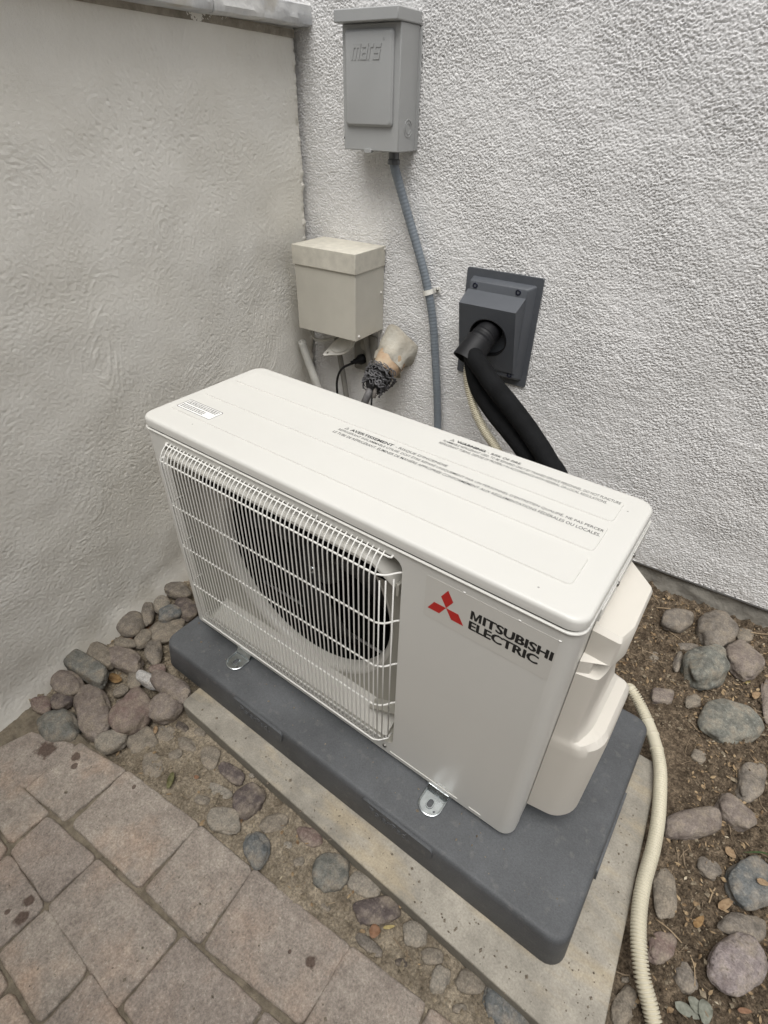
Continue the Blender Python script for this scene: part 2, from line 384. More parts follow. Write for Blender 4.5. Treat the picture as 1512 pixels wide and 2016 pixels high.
# ------------------------------------------------------------------ ground
SOIL0 = -.127
def soil_h(X, Y, pile=True):
    right = np.clip((X-.95)/.15, 0, 1)+np.clip((Y-.45)/.2, 0, 1); right = np.clip(right, 0, 1)
    h = SOIL0+fbm(X*5, Y*5, 3, 7)*.006+fbm(X*24, Y*24, 4, 8, .6)*.0045*(1+.7*right)
    h = h+np.clip(fbm(X*70, Y*70, 3, 9, .6), -.2, 1)*.0030*(.8+1.6*right)+fbm(X*135, Y*135, 2, 29, .7)*.0016*(.5+right)+fbm(X*200, Y*200, 2, 19)*.0009*(.4+right)
    # banked against the garden wall
    P = (X-CN[0])*NL[0]+(Y-CN[1])*NL[1]
    h = h+np.clip((.16-P)/.16, 0, 1)**1.5*.022
    Q = (X-CN[0])*NO[0]+(Y-CN[1])*NO[1]
    h = h+np.clip((.10-Q)/.10, 0, 1)*.014
    if pile: h = h-.014*np.clip((.085-X)/.03, 0, 1)*np.clip((Y+.335)/.04, 0, 1)*np.clip((.30-Y)/.1, 0, 1)
    h = np.where(Y < -.300+.092*X-.010, np.minimum(h, -.1265)-.006, h)
    return h
def soil_mat():
    m = bpy.data.materials.new('garden_soil'); m.use_nodes = True; n = m.node_tree.nodes; l = m.node_tree.links; b = n['Principled BSDF']
    b.inputs['Roughness'].default_value = .95; b.inputs['Specular IOR Level'].default_value = .2
    tc = n.new('ShaderNodeTexCoord'); sx = n.new('ShaderNodeSeparateXYZ'); l.new(tc.outputs['Object'], sx.inputs[0])
    def ns(s_, d=6): t = n.new('ShaderNodeTexNoise'); t.inputs['Scale'].default_value = s_; t.inputs['Detail'].default_value = d; t.inputs['Roughness'].default_value = .68; l.new(tc.outputs['Object'], t.inputs['Vector']); return t.outputs['Fac']
    def ramp(f, a, b_, p0=.35, p1=.65): r = n.new('ShaderNodeValToRGB'); r.color_ramp.elements[0].position = p0; r.color_ramp.elements[1].position = p1; r.color_ramp.elements[0].color = (*a,1); r.color_ramp.elements[1].color = (*b_,1); l.new(f, r.inputs[0]); return r.outputs[0]
    dust = ramp(ns(26), (.15,.122,.088), (.33,.28,.21)); hum = ramp(ns(60, 8), (.045,.032,.021), (.185,.142,.098))
    # humus to the right and back, dust in front
    ma = n.new('ShaderNodeMath'); ma.operation = 'MULTIPLY_ADD'; ma.inputs[1].default_value = .5; l.new(ns(7), ma.inputs[0])
    ad = n.new('ShaderNodeMath'); ad.operation = 'ADD'; l.new(sx.outputs[0], ad.inputs[0]); l.new(sx.outputs[1], ad.inputs[1])
    l.new(ad.outputs[0], ma.inputs[2])
    mr = n.new('ShaderNodeMapRange'); mr.inputs[1].default_value = .95; mr.inputs[2].default_value = 1.25; l.new(ma.outputs[0], mr.inputs[0])
    mx = n.new('ShaderNodeMix'); mx.data_type = 'RGBA'; l.new(mr.outputs[0], mx.inputs[0]); l.new(dust, mx.inputs[6]); l.new(hum, mx.inputs[7])
    l.new(mx.outputs[2], b.inputs['Base Color'])
    bp = n.new('ShaderNodeBump'); bp.inputs['Strength'].default_value = .9; bp.inputs['Distance'].default_value = .004; l.new(ns(180, 6), bp.inputs['Height']); l.new(bp.outputs[0], b.inputs['Normal'])
    return m
SOILM = grain(soil_mat(), 240, .60, 1.45, 70, .75, 1.2)
def soil_fn(X, Y): return np.stack([X, Y, soil_h(X, Y)], -1)
soil = grid_mesh('ground', axis(-.42, -.38, 1.75, 2.9, .0034), axis(-.36, -.33, 1.06, 1.1, .0034), soil_fn, SOILM)
tag(soil, kind='structure')
far = MB().box((-40,-40,-.30), (40,40,-.150)); far = mk(far, 'terrain', SOILM); tag(far, kind='structure')

# paving
def pave_mat():
    m = bpy.data.materials.new('concrete_pavers'); m.use_nodes = True; n = m.node_tree.nodes; l = m.node_tree.links; b = n['Principled BSDF']
    b.inputs['Roughness'].default_value = .88; b.inputs['Specular IOR Level'].default_value = .3
    tc = n.new('ShaderNodeTexCoord')
    def ns(s_, d=6, rg=.6, off=0):
        t = n.new('ShaderNodeTexNoise'); t.inputs['Scale'].default_value = s_; t.inputs['Detail'].default_value = d; t.inputs['Roughness'].default_value = rg
        t.noise_dimensions = '4D'; t.inputs['W'].default_value = off; l.new(tc.outputs['Object'], t.inputs['Vector']); return t.outputs['Fac']
    def ramp(f, a, b_, p0, p1): r = n.new('ShaderNodeValToRGB'); r.color_ramp.elements[0].position = p0; r.color_ramp.elements[1].position = p1; r.color_ramp.elements[0].color = (*a,1); r.color_ramp.elements[1].color = (*b_,1); l.new(f, r.inputs[0]); return r.outputs[0]
    def mix(f, a, b_):
        x = n.new('ShaderNodeMix'); x.data_type = 'RGBA'; l.new(f, x.inputs[0])
        l.new(a, x.inputs[6]); 
        if isinstance(b_, tuple): x.inputs[7].default_value = (*b_, 1)
        else: l.new(b_, x.inputs[7])
        return x.outputs[2]
    at = n.new('ShaderNodeAttribute'); at.attribute_name = 'tone'
    base = ramp(ns(17, 9, .68), (.235,.20,.168), (.40,.352,.298), .33, .67)
    pink = ramp(ns(9, 5, .6, 3), (0,0,0), (.75,.75,.75), .48, .66); c = mix(pink, base, (.44,.32,.235))
    pu = ramp(at.outputs['Fac'], (0,0,0), (.6,.6,.6), 0, 1); c = mix(pu, c, (.245,.205,.18))
    fine = ramp(ns(330, 3, .7), (.0,.0,.0), (.5,.5,.5), .54, .70); c = mix(fine, c, (.13,.108,.09))
    pores = ramp(ns(95, 4, .75, 11), (0,0,0), (.4,.4,.4), .57, .70); c = mix(pores, c, (.17,.14,.12))
    lite = ramp(ns(250, 3, .7, 7), (0,0,0), (.65,.65,.65), .58, .70); c = mix(lite, c, (.46,.42,.36))
    # damp spots with their own outline
    sx = n.new('ShaderNodeSeparateXYZ'); l.new(tc.outputs['Object'], sx.inputs[0]); wob = ns(45, 3)
    for (px, py, r) in ((90,1475,.020),(150,1490,.010),(146,1507,.007),(42,1806,.0125),(55,1772,.010),(610,1895,.0095),(14,1795,.005),(570,1873,.003),(263,1549,.0045)):
        q = atz(px, py, -.119)
        d = n.new('ShaderNodeVectorMath'); d.operation = 'DISTANCE'; l.new(tc.outputs['Object'], d.inputs[0]); d.inputs[1].default_value = tuple(q)
        a = n.new('ShaderNodeMath'); a.operation = 'MULTIPLY_ADD'; l.new(wob, a.inputs[0]); a.inputs[1].default_value = r*2.2; l.new(d.outputs['Value'], a.inputs[2])
        k = n.new('ShaderNodeMapRange'); k.inputs[1].default_value = r*1.85; k.inputs[2].default_value = r*2.15; k.inputs[3].default_value = .80; k.inputs[4].default_value = 0; l.new(a.outputs[0], k.inputs[0])
        c = mix(k.outputs[0], c, (.062,.036,.026))
    l.new(c, b.inputs['Base Color'])
    b1 = n.new('ShaderNodeBump'); b1.inputs['Strength'].default_value = .9; b1.inputs['Distance'].default_value = .0035; l.new(ns(170, 5, .75), b1.inputs['Height'])
    b2 = n.new('ShaderNodeBump'); b2.inputs['Strength'].default_value = .6; b2.inputs['Distance'].default_value = .006; l.new(ns(35, 4), b2.inputs['Height']); l.new(b1.outputs[0], b2.inputs['Normal'])
    l.new(b2.outputs[0], b.inputs['Normal'])
    return m
PAVEM = grain(pave_mat(), 260, .80, 1.36, 60, .90, 1.20)
ZP = -.1195
quads = []
PX = [[(-70,1505),(48,1548),(148,1466),(60,1440)], [(52,1550),(127,1612),(245,1515),(155,1462)], [(142,1622),(250,1515),(390,1622),(272,1745)], [(287,1750),(392,1625),(495,1710),(390,1857)], [(402,1862),(500,1710),(687,1860),(590,2014)],
      [(20,1675),(95,1607),(187,1687),(90,1775)], [(92,1787),(192,1690),(350,1837),(225,1982)]]
for q in PX:
    Q = [np.array(atz(x, y, ZP)[:2]) for x, y in q]; c = sum(Q)/4; quads.append([tuple(p+(p-c)/np.linalg.norm(p-c)*.0035) for p in Q])
def L1(x): return -.4265+.087*x          # joint between first and second row
def L2(x): return -.4935-.02*x
def TOPE(x): return -.300+.092*x
# rest of the first row, then the rows towards the viewer
for a, b in ((.662,.80),(.806,.95),(.956,1.15),(1.156,1.29),(1.296,1.49),(1.496,1.70),(1.706,1.9)):
    quads.append([(a,L1(a)+.0015),(a-.006,TOPE(a)),(b-.004,TOPE(b)),(b,L1(b)+.0015)])
for a, b in ((-.25,-.085),(-.079,.074),(.431,.60),(.606,.75),(.756,.95),(.956,1.1),(1.106,1.3),(1.306,1.5),(1.506,1.7)):
    quads.append([(a,L2(a)+.0025),(a,L1(a)-.0015),(b,L1(b)-.0015),(b,L2(b)+.0025)])
y1 = lambda x: L2(x)-.004
row = 0; yb = -.585
tops = [L2]*1
prev = lambda x: L2(x)-.004
rr = random.Random(5)
for k in range(9):
    h = (.082,.118,.10,.125)[k % 4] if k else .078
    x = -.33+rr.random()*.05
    breaks = [.221, .356] if k == 0 else None
    if k == 0: xs = [-.30,-.12,.084,.2185,.3565,.50,.65,.83,.98,1.16,1.3]
    else:
        xs = [x]
        while xs[-1] < 1.8: xs.append(xs[-1]+rr.choice((.125,.155,.19)))
    top = prev; bot = (lambda pv, hh: (lambda q: pv(q)-hh))(top, h)
    for a, b in zip(xs, xs[1:]):
        quads.append([(a+.0025,bot(a)),(a+.0025,top(a)),(b-.0025,top(b)),(b-.0025,bot(b))])
    prev = (lambda bt: (lambda q: bt(q)-.006))(bot)
def paver_mesh():
    mb = MB(); tones = []
    for qi, q in enumerate(quads):
        c = Vector((sum(p[0] for p in q)/4, sum(p[1] for p in q)/4)); r0 = .011; out = []; n = 5
        Q = [Vector(p) for p in q]
        Q = [p-(c-p).normalized()*.0010 for p in Q]
        for i in range(4):        # rounded corners
            p, a, b = Q[i], Q[i-1], Q[(i+1) % 4]; da, db = (a-p).normalized(), (b-p).normalized()
            r_ = r0*(.7+.7*rnd.random())
            for k in range(n+1):
                t = k/n; out.append(p+da*r_*(1-t)**2+db*r_*t**2)
            # points along the edge
            e0, e1 = p+db*r_, b-db*r0
            for k in range(1, 7): 
                t = k/7; out.append(e0.lerp(e1, t))
        ti = (rnd.uniform(-.004, .004), rnd.uniform(-.004, .004), rnd.uniform(-.0016, .0012)); tone = rnd.random()
        def zz(p, z): return z+(p.x-c.x)*ti[0]*3+(p.y-c.y)*ti[1]*3+ti[2]
        rings = []
        for inset, z in ((.0, ZP-.045), (.0, ZP-.0050), (.0005, ZP-.0030), (.0016, ZP-.0013), (.0035, ZP-.0004), (.008, ZP)):
            ring = []
            for p in out:
                d = (c-p).normalized(); jit = noise.noise(Vector((p.x*90, p.y*90, qi)))*.0018+noise.noise(Vector((p.x*260, p.y*260, qi)))*.0013
                pp = p+d*(inset*1.2+jit+.0004); ring.append((pp.x, pp.y, zz(pp, z)))
            rings.append(ring)
        nf = len(mb.f); mb.loft(rings, cap=(False, False), smooth=True)
        top = rings[-1]; o = len(mb.v)-len(top)
        # domed concentric fill
        m_ = len(top); base = len(mb.v)
        prevo = o
        for s_ in (.8, .55, .3):
            vs = []
            for p in top:
                v = Vector((c.x, c.y)).lerp(Vector(p[:2]), s_); vs.append((v.x, v.y, zz(v, ZP)+noise.noise(Vector((v.x*45, v.y*45, 0)))*.0013))
            oo = len(mb.v); mb.v += vs
            for k in range(m_): mb.f.append((prevo+k, prevo+(k+1) % m_, oo+(k+1) % m_, oo+k)); mb.sm.append(True)
            prevo = oo
        mb.v.append((c.x, c.y, zz(c, ZP))); ce = len(mb.v)-1
        for k in range(m_): mb.f.append((prevo+k, prevo+(k+1) % m_, ce)); mb.sm.append(True)
        tones += [tone]*(len(mb.f)-nf)
    return mb, tones
mb, tones = paver_mesh()
pav = mk(mb, 'paving', PAVEM, loc=(0,0,0)); tag(pav, kind='structure')
at_ = pav.data.attributes.new('tone', 'FLOAT', 'FACE'); at_.data.foreach_set('value', tones)
def sand_fn(X, Y):
    h = ZP-.0068+fbm(X*60, Y*60, 4, 77)*.0022+fbm(X*7, Y*7, 2, 78)*.0016
    edge = Y-(TOPE(X)-.002); h = np.where(edge > .004, h-.03, h)
    return np.stack([X, Y, h], -1)
SAND = mat('jointing_sand', (.13,.107,.078), .95, color2=(.26,.22,.16), vscale=60, bump=.9, bscale=420, bdist=.003)
sand = grid_mesh('joint_sand', np.arange(-.36, 1.9, .006), np.arange(-1.4, -.16, .006), sand_fn, SAND); tag(sand, kind='structure')

# ================================================================== SLAB + PAD
def conc_mat():
    m = mat('poured_concrete', (.245,.225,.188), .9, color2=(.40,.368,.31), vscale=6, bump=.35, bscale=160, bdist=.002, speck=.3, speckscale=170, speckcol=(.2,.18,.15))
    n = m.node_tree.nodes; l = m.node_tree.links; b = n['Principled BSDF']; src = b.inputs['Base Color'].links[0].from_socket
    tc = n.new('ShaderNodeTexCoord'); mp = n.new('ShaderNodeMapping'); mp.inputs['Scale'].default_value = (1.6, 5, 1); l.new(tc.outputs['Object'], mp.inputs[0])
    t = n.new('ShaderNodeTexNoise'); t.inputs['Scale'].default_value = 3.2; t.inputs['Detail'].default_value = 7; t.inputs['Roughness'].default_value = .6; l.new(mp.outputs[0], t.inputs['Vector'])
    r = n.new('ShaderNodeValToRGB'); r.color_ramp.elements[0].position = .50; r.color_ramp.elements[1].position = .64; r.color_ramp.elements[0].color = (0,0,0,1); r.color_ramp.elements[1].color = (.62,.62,.62,1); l.new(t.outputs['Fac'], r.inputs[0])
    x = n.new('ShaderNodeMix'); x.data_type = 'RGBA'; l.new(r.outputs[0], x.inputs[0]); l.new(src, x.inputs[6]); x.inputs[7].default_value = (.42,.345,.23,1)
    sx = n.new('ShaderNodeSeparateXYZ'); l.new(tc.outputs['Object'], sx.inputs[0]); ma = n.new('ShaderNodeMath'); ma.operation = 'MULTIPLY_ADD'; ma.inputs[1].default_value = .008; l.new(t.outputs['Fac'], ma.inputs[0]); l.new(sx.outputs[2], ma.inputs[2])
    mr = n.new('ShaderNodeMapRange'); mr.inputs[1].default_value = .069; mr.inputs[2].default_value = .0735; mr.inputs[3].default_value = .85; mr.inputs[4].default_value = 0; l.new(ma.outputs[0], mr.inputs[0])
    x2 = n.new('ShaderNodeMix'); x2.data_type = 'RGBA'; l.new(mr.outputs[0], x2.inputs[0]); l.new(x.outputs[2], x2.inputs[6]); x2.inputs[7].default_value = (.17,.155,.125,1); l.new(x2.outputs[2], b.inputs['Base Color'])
    return m
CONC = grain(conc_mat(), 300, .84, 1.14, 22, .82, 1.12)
SB = -.0225                                  # slab skew
def slab_fr(x, y): return (x, -.137+y+SB*(x-.10))
x0, x1, y0s, y1s = .0985, 1.0185, 0, .505
ring = rrect(x0, x1, y0s, y1s, .012, 4)
P2 = [slab_fr(x+.012*0 - .085*(y)*(1 if x > .5 else 0), y) for x, y in ring]
def slab_ring(z, ins):
    c = (sum(p[0] for p in P2)/len(P2), sum(p[1] for p in P2)/len(P2)); out = []
    for p in P2:
        d = Vector((c[0]-p[0], c[1]-p[1])).normalized(); out.append((p[0]+d.x*ins, p[1]+d.y*ins, z))
    return out
mb = MB(); mb.loft([slab_ring(-.16, 0), slab_ring(-.0935, 0), slab_ring(-.0912, .0012), slab_ring(-.090, .004)])
tag(mk(mb, 'concrete_slab', CONC, auto=50), 'thin stained concrete slab lying on the soil under the dark pad', 'slab')

pad = empty('equipment_pad', (.46, .14, -.09), 'dark grey moulded plastic equipment pad carrying the outdoor unit', 'equipment pad')
px0, px1, py0, py1 = -.010, .928, -.0795, .372
def pring(z, e, r=.028): return [(x, y, z) for x, y in rrect(px0-e, px1+e, py0-e, py1+e, r, 6)]
mb = MB(); mb.loft([pring(-.0899, .008), pring(-.086, .009), pring(-.028, .0035), pring(-.0205, .0022), pring(-.0172, -.0004), pring(-.0156, -.0032), pring(-.015, -.0068)], smooth=False)
mk(mb, 'pad_body', PAD, pad, auto=60)
def slope(a, z, h):    # front face of the pad (drafted)
    t = (-.028-z)/.058; y = (py0-.0035)*(1-t)+(py0-.009)*t; return (a, y-h, z)
for xa, xb, xt in ((.222,.362,.268), (.560,.706,.600)):
    mb = MB(); P = rrect(xa, xb, -.0460, -.0195, .007, 4)
    mb.plate(P, [], -.004, .0036, slope); 
    pl = mk(mb, 'embossed_panel', PAD, pad, bevel=.0012)
    text_mesh('PolarPad.', 'embossed_lettering', PAD, pl, lambda a, b, h, xt=xt: slope(xt-.022+a, -.0395+b, .0036+h), .083, .0135, .0012)
mb = MB(); P = rrect(.055, .215, -.062, -.030, .006, 4)
mb.plate(P, [], -.004, .0036, lambda a, z, h: (px1+.0035+.0055*((-.028-z)/.058)+h, a, z)); mk(mb, 'embossed_panel', PAD, pad, bevel=.0012)

grain(PAD, 420, .84, 1.18)
# ================================================================== OUTDOOR UNIT
H = .5167; Wd = .8; D = .2833
unit = empty('outdoor_unit', (.4, .14, -.015), 'white split-system air conditioner outdoor unit with wire fan guard', 'outdoor unit')
def F(x, z, h): return (x, -h, z)             # front plane frame; h outward
def T(x, y, h): return (x, y, H+h)            # top plane frame
# front panel: flat sheet with the guard recess, rolled corners
mb = MB(); R = .022
outer = [(R,0),(Wd-R,0),(Wd-R,.4935),(R,.4935)]
hole = rrect(.0535, .5635, .0335, .4790, .017, 6)
mb.plate(outer, [hole], -.0015, 0, F)
for x_c, sg in ((R, -1), (Wd-R, 1)):
    vs = []; n = 9
    for k in range(n+1):
        a = math.radians(90*k/n); x = x_c+sg*R*math.sin(a); y = R-R*math.cos(a); vs += [(x, y, 0), (x, y, .4935)]
    vs += [(x_c+sg*R, .034, 0), (x_c+sg*R, .034, .4935)]; n += 1
    mb.add(vs, [(2*k, 2*k+1, 2*k+3, 2*k+2) for k in range(n)], True)
fp = mk(mb, 'front_panel', WHITE, unit, auto=40)
# rolled lip on top of the front panel
def rr3(x0, x1, y0, y1, r, z): return [(x, y, z) for x, y in rrect(x0, x1, y0, y1, r, 8)]
mb = MB(); mb.loft([rr3(-.0012, Wd+.0012, -.0015, D, R, .4925), rr3(-.0020, Wd+.0020, -.0023, D, R, .4935), rr3(-.0020, Wd+.0020, -.0023, D, R, .4950), rr3(-.001, Wd+.001, -.0012, D, R, .4960)])
mk(mb, 'panel_lip', WHITE, unit, auto=60)
mb = MB(); mb.loft([rr3(.0010, Wd-.0010, .0010, D-.0010, R, .4955), rr3(.0010, Wd-.0010, .0010, D-.0010, R, .5005)]); mk(mb, 'lid_seam_shade', mat('painted_seam_shade', (.03,.027,.024), .9), unit)  # dark ring filling the lid seam, the seam's shade put into its colour
# recess walls and back, flaring ring
RD = .045
mb = MB(); n = len(hole)
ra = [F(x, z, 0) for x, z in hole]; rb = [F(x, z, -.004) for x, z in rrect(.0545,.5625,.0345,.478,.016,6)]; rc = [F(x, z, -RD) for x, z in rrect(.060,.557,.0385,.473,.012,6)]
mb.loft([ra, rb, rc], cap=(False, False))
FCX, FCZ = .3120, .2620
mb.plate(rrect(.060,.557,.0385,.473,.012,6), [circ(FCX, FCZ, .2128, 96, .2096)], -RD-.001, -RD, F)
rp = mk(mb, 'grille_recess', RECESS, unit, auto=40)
# small stiffening shapes in the recess corners
for (xa, za, xb, zb) in ((.492,.062,.552,.096),):
    mb = MB(); v = Vector((xb-xa, 0, zb-za)).normalized(); nrm = Vector((-v.z, 0, v.x))*.0022
    vs = []
    for y in (.020, RD):
        for p in (Vector((xa, y, za)), Vector((xb, y, zb))): vs += [p+nrm, p-nrm]
    mb.add(vs, [(0,1,3,2),(4,6,7,5),(0,2,6,4),(1,5,7,3),(0,4,5,1),(2,3,7,6)]); mk(mb, 'corner_rib', RECESS, rp, bevel=.001)
mk(MB().box((.5515, .004, .405), (.5565, .044, .428)), 'corner_tab', RECESS, rp, bevel=.0012)
# bell-mouth ring
prof = [(.2130,-RD+.0006), (.2095,-RD+.0010), (.2050,-RD-.0015), (.2010,-RD-.007), (.1990,-RD-.014), (.1985,-RD-.022)]
mb = MB(); vs = []; n = 96
for r_, h in prof:
    for k in range(n):
        a = 2*math.pi*k/n; vs.append(F(FCX+r_*math.cos(a), FCZ+r_*math.sin(a)*.985, h))
mb.add(vs, [(i*n+k, i*n+(k+1) % n, (i+1)*n+(k+1) % n, (i+1)*n+k) for i in range(len(prof)-1) for k in range(n)], True)
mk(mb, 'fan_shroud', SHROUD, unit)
mk(MB().box((.03,.168,.02), (.60,.172,.49)), 'coil', BLACKIN, unit)
# inner walls that close the fan chamber
mb = MB(); mb.box((.045,.04,.004), (.049,.168,.49)); mb.box((.60,.04,.004), (.604,.168,.49)); mb.box((.05,.04,.004), (.60,.168,.008)); mb.box((.05,.04,.486), (.60,.168,.490)); mk(mb, 'fan_chamber', BLACKIN, unit)
# visor along the top of the recess, with a slanted right end, and the sloping ledge at its foot
mb = MB(); sec = lambda x, z1, y1: [(x, RD+.001, z1-.0005), (x, y1+.004, z1-.004), (x, y1, z1-.008), (x, y1, z1-.013), (x, y1+.006, z1-.014), (x, RD+.001, z1-.010)]
mb.loft([sec(.0655,.4700,-.009), sec(.300,.4700,-.011), sec(.500,.4700,-.011), sec(.520,.4660,-.008), sec(.5445,.4360,.003), sec(.5515,.4260,.010)])
mk(mb, 'visor', SHROUD, rp, auto=40)
mb = MB(); mb.add([(.070,RD,.066),(.545,RD,.066),(.545,.004,.0405),(.070,.004,.0405),(.070,RD,.036),(.545,RD,.036),(.545,.004,.036),(.070,.004,.036)], [(0,1,2,3),(4,5,6,7),(3,2,6,7),(0,3,7,4),(1,2,6,5)]); mk(mb, 'foot_ledge', SHROUD, rp)
mk(MB().box((.076,RD-.003,.379), (.528,RD-.0008,.398)), 'visor_shade_strip', BLACKIN, rp)  # black strip on the recess back, painting in the visor's shade
fan = mk(MB().lathe([(.0,.030),(.030,.028),(.045,.020),(.050,.005),(.050,-.035)], (FCX,.120,FCZ), (0,-1,0), 32), 'fan', FAN, unit)
for b_ in range(3):
    vs = []; nr, na = 9, 11
    for i in range(nr):
        r_ = .045+(.190-.045)*i/(nr-1); sweep = .25*(i/(nr-1))
        for j in range(na):
            t = j/(na-1); a = b_*2*math.pi/3+sweep+(t-.5)*(1.35+.25*i/(nr-1)); y = .122+(.5-t)*.055*(1-.25*i/(nr-1))-math.sin(t*math.pi)*.008
            vs.append((FCX+r_*math.cos(a), y, FCZ+r_*math.sin(a)))
    mb = MB().add(vs, [(i*na+j, i*na+j+1, (i+1)*na+j+1, (i+1)*na+j) for i in range(nr-1) for j in range(na-1)], True)
    o = mk(mb, 'fan_blade', FAN, fan); so_ = o.modifiers.new('s', 'SOLIDIFY'); so_.thickness = .003
mk(MB().lathe([(0,.006),(.004,.006),(.006,.003),(.009,.0015),(.009,0)], (FCX,.082,FCZ), (0,-1,0), 12), 'fan_nut', ZINC, fan)
# wire guard
mb = MB(); GY = -.0225; rw = .00122
def wire(pts, r=rw, n=6): mb.tube(pts, r, n)
NV = 51; xs = [.0685+i*(.5345-.0685)/(NV-1) for i in range(NV)]
for x in xs:
    wire(spline([(x, .006, .4838), (x, -.0035, .4805), (x, -.0125, .4735), (x, -.0190, .4640), (x, GY+.0006, .4520), (x, GY, .440)], 3)+[(x, GY, .30), (x, GY+.001, .15), (x, GY+.002, .062), (x, GY+.006, .052), (x, -.004, .046)])
def endcurve(k): return [(.0685-.0, GY), (.0625, -.0185), (.0585, -.012), (.0565, -.003), (.0565, .006)] if k < 0 else [(.5345, GY), (.5435, -.0185), (.5500, -.0125), (.5555, -.0045), (.5612, .0015), (.5665, .003)]
for x, y in ((.5405,-.0195), (.5475,-.0148), (.5545,-.0058), (.0628,-.0185), (.0588,-.0122)):
    top = .4415 if x > .3 else .452
    wire([(x, y, top+.004), (x, y, .25), (x, y+.002, .06)])
for z, y_in in ((.4545,.0008), (.3605,0), (.2615,.0005), (.1590,.001)):
    P = [(x, y+.0022+y_in, z) for x, y in reversed(endcurve(-1))]+[(x, y+.0022+y_in, z) for x, y in endcurve(1)]
    L = spline([Vector(p) for p in P[:5]], 4)[:-1]+[Vector((.0685, GY+.0022, z)), Vector((.5345, GY+.0022, z))]+spline([Vector(p) for p in P[5:]], 4)[1:]
    wire(L, .0016, 8)
wire([(.0640,.012,.4830),(.0625,.004,.4815),(.0655,-.0035,.4795),(.072,-.0042,.4790)]+[(.5440,-.0042,.4790),(.5475,-.003,.4795),(.5485,.006,.4835),(.5490,.012,.486)], .0016, 8)
wire([(.060,.006,.0545),(.0625,-.015,.0545),(.0685,-.0205,.0545),(.5345,-.0205,.0545),(.5435,-.016,.0545),(.5535,-.004,.0545),(.5535,.010,.0545)], .0016, 8)
wire([(.066,-.0065,.0490),(.540,-.0065,.0490)], .0015, 6)
for x in (.205,.415): wire([(x,.030,.492),(x,.006,.4875),(x,-.001,.4855),(x,-.005,.479)], .0015, 6)
mk(mb, 'fan_guard', WIRE, unit, recalc=False)
# bright bottom ledge of the recess + screws
for q in ((.5485,-.0015,.0505), (.5460,-.0003,.0175), (.0685,.0,.0175)): mk(MB().lathe([(0,.003),(.003,.0026),(.0042,.001),(.0042,0)], q, (0,-1,0), 14), 'screw', SCREWM, fp)
# bright rolled bottom strips
for xa, xb in ((.075,.10), (.558,.700), (.722,.745)): mk(MB().plate(rrect(xa, xb, .0085, .0112, .0012, 3), [], 0, .0012, F), 'bottom_bead', WHITE, fp, bevel=.0004)
# side/back casing
mb = MB(); P = [(0,.0345),(0,D-R)]+[(R-R*math.cos(math.radians(a)), D-R+R*math.sin(math.radians(a))) for a in range(10, 91, 10)]+[(Wd-R+R*math.sin(math.radians(a)), D-R+R*math.cos(math.radians(a))) for a in range(0, 91, 10)]+[(Wd,.0345)]
P = [(x+(.0012 if x < .4 else -.0012), y) for x, y in P]
vs = [];
for x, y in P: vs += [(x,y,.0005),(x,y,.4935)]
mb.add(vs, [(2*k,2*k+1,2*k+3,2*k+2) for k in range(len(P)-1)], True)
mk(mb, 'side_casing', WHITE, unit, auto=50)
mb = MB(); mb.loft([rr3(.003,Wd-.003,.003,D-.003,R,-.004), rr3(.003,Wd-.003,.003,D-.003,R,.003)]); mk(mb, 'base_pan', mat('base_pan_steel', (.55,.54,.51), .5), unit)
# lid
mb = MB(); e = .0008
rings = [rr3(-e,Wd+e,-e,D+e,R,.4995), rr3(-e,Wd+e,-e,D+e,R,.5105), rr3(-e+.0006,Wd+e-.0006,-e+.0006,D+e-.0006,R,.5130), rr3(.0012,Wd-.0012,.0012,D-.0012,R,.5150), rr3(.0030,Wd-.0030,.0030,D-.0030,R,.5162), rr3(.0062,Wd-.0062,.0062,D-.0062,R,H)]
mb.loft(rings); lid = mk(mb, 'top_lid', WHITE, unit, auto=50)
mb = MB()
for ya, yb in ((.0480,.1105), (.1225,.1862), (.1980,.2558)):
    P0 = rrect(.0215,.7645,ya,yb,.008,5); P1 = rrect(.0224,.7636,ya+.0009,yb-.0009,.0072,5)
    mb.loft([[T(x,y,-.0004) for x,y in P0], [T(x,y,.0001) for x,y in P0], [T(x,y,.0017) for x,y in P1]], cap=(False, True))
mk(mb, 'raised_panel', WHITE, lid, auto=25)
TH = .00178
def top_text(lines, x0, m, bold=0):
    mb = MB()
    for s_, xa, xb, yb_, hh, bd in lines:
        if bd > .02: t = text_bold(s_, lambda a, b, h, xa=xa, yb_=yb_: T(xa+a, yb_+b, TH+h), xb-xa, hh, .00022)
        else: t = text_mesh(s_, None, None, None, lambda a, b, h, xa=xa, yb_=yb_: T(xa+a, yb_+b, TH+h), xb-xa, hh, .0001, bd)
        mb.add(t.v, t.f)
    return mb
def warn_tri(mb, x, y, s_):
    def tri(k): return [(x+s_*.5+(px-.5)*s_*k, y+s_*.3+(py-.333)*s_*.87*k) for px, py in ((0,0),(1,0),(.5,1))]
    mb.plate(tri(1), [list(reversed(tri(.72)))], 0, .0001, lambda a, b, h: T(a, b, TH+h), back=False)
    mb.plate([(x+s_*.46,y+s_*.22),(x+s_*.54,y+s_*.22),(x+s_*.54,y+s_*.45),(x+s_*.46,y+s_*.45)], [], 0, .0001, lambda a, b, h: T(a, b, TH+h), back=False)
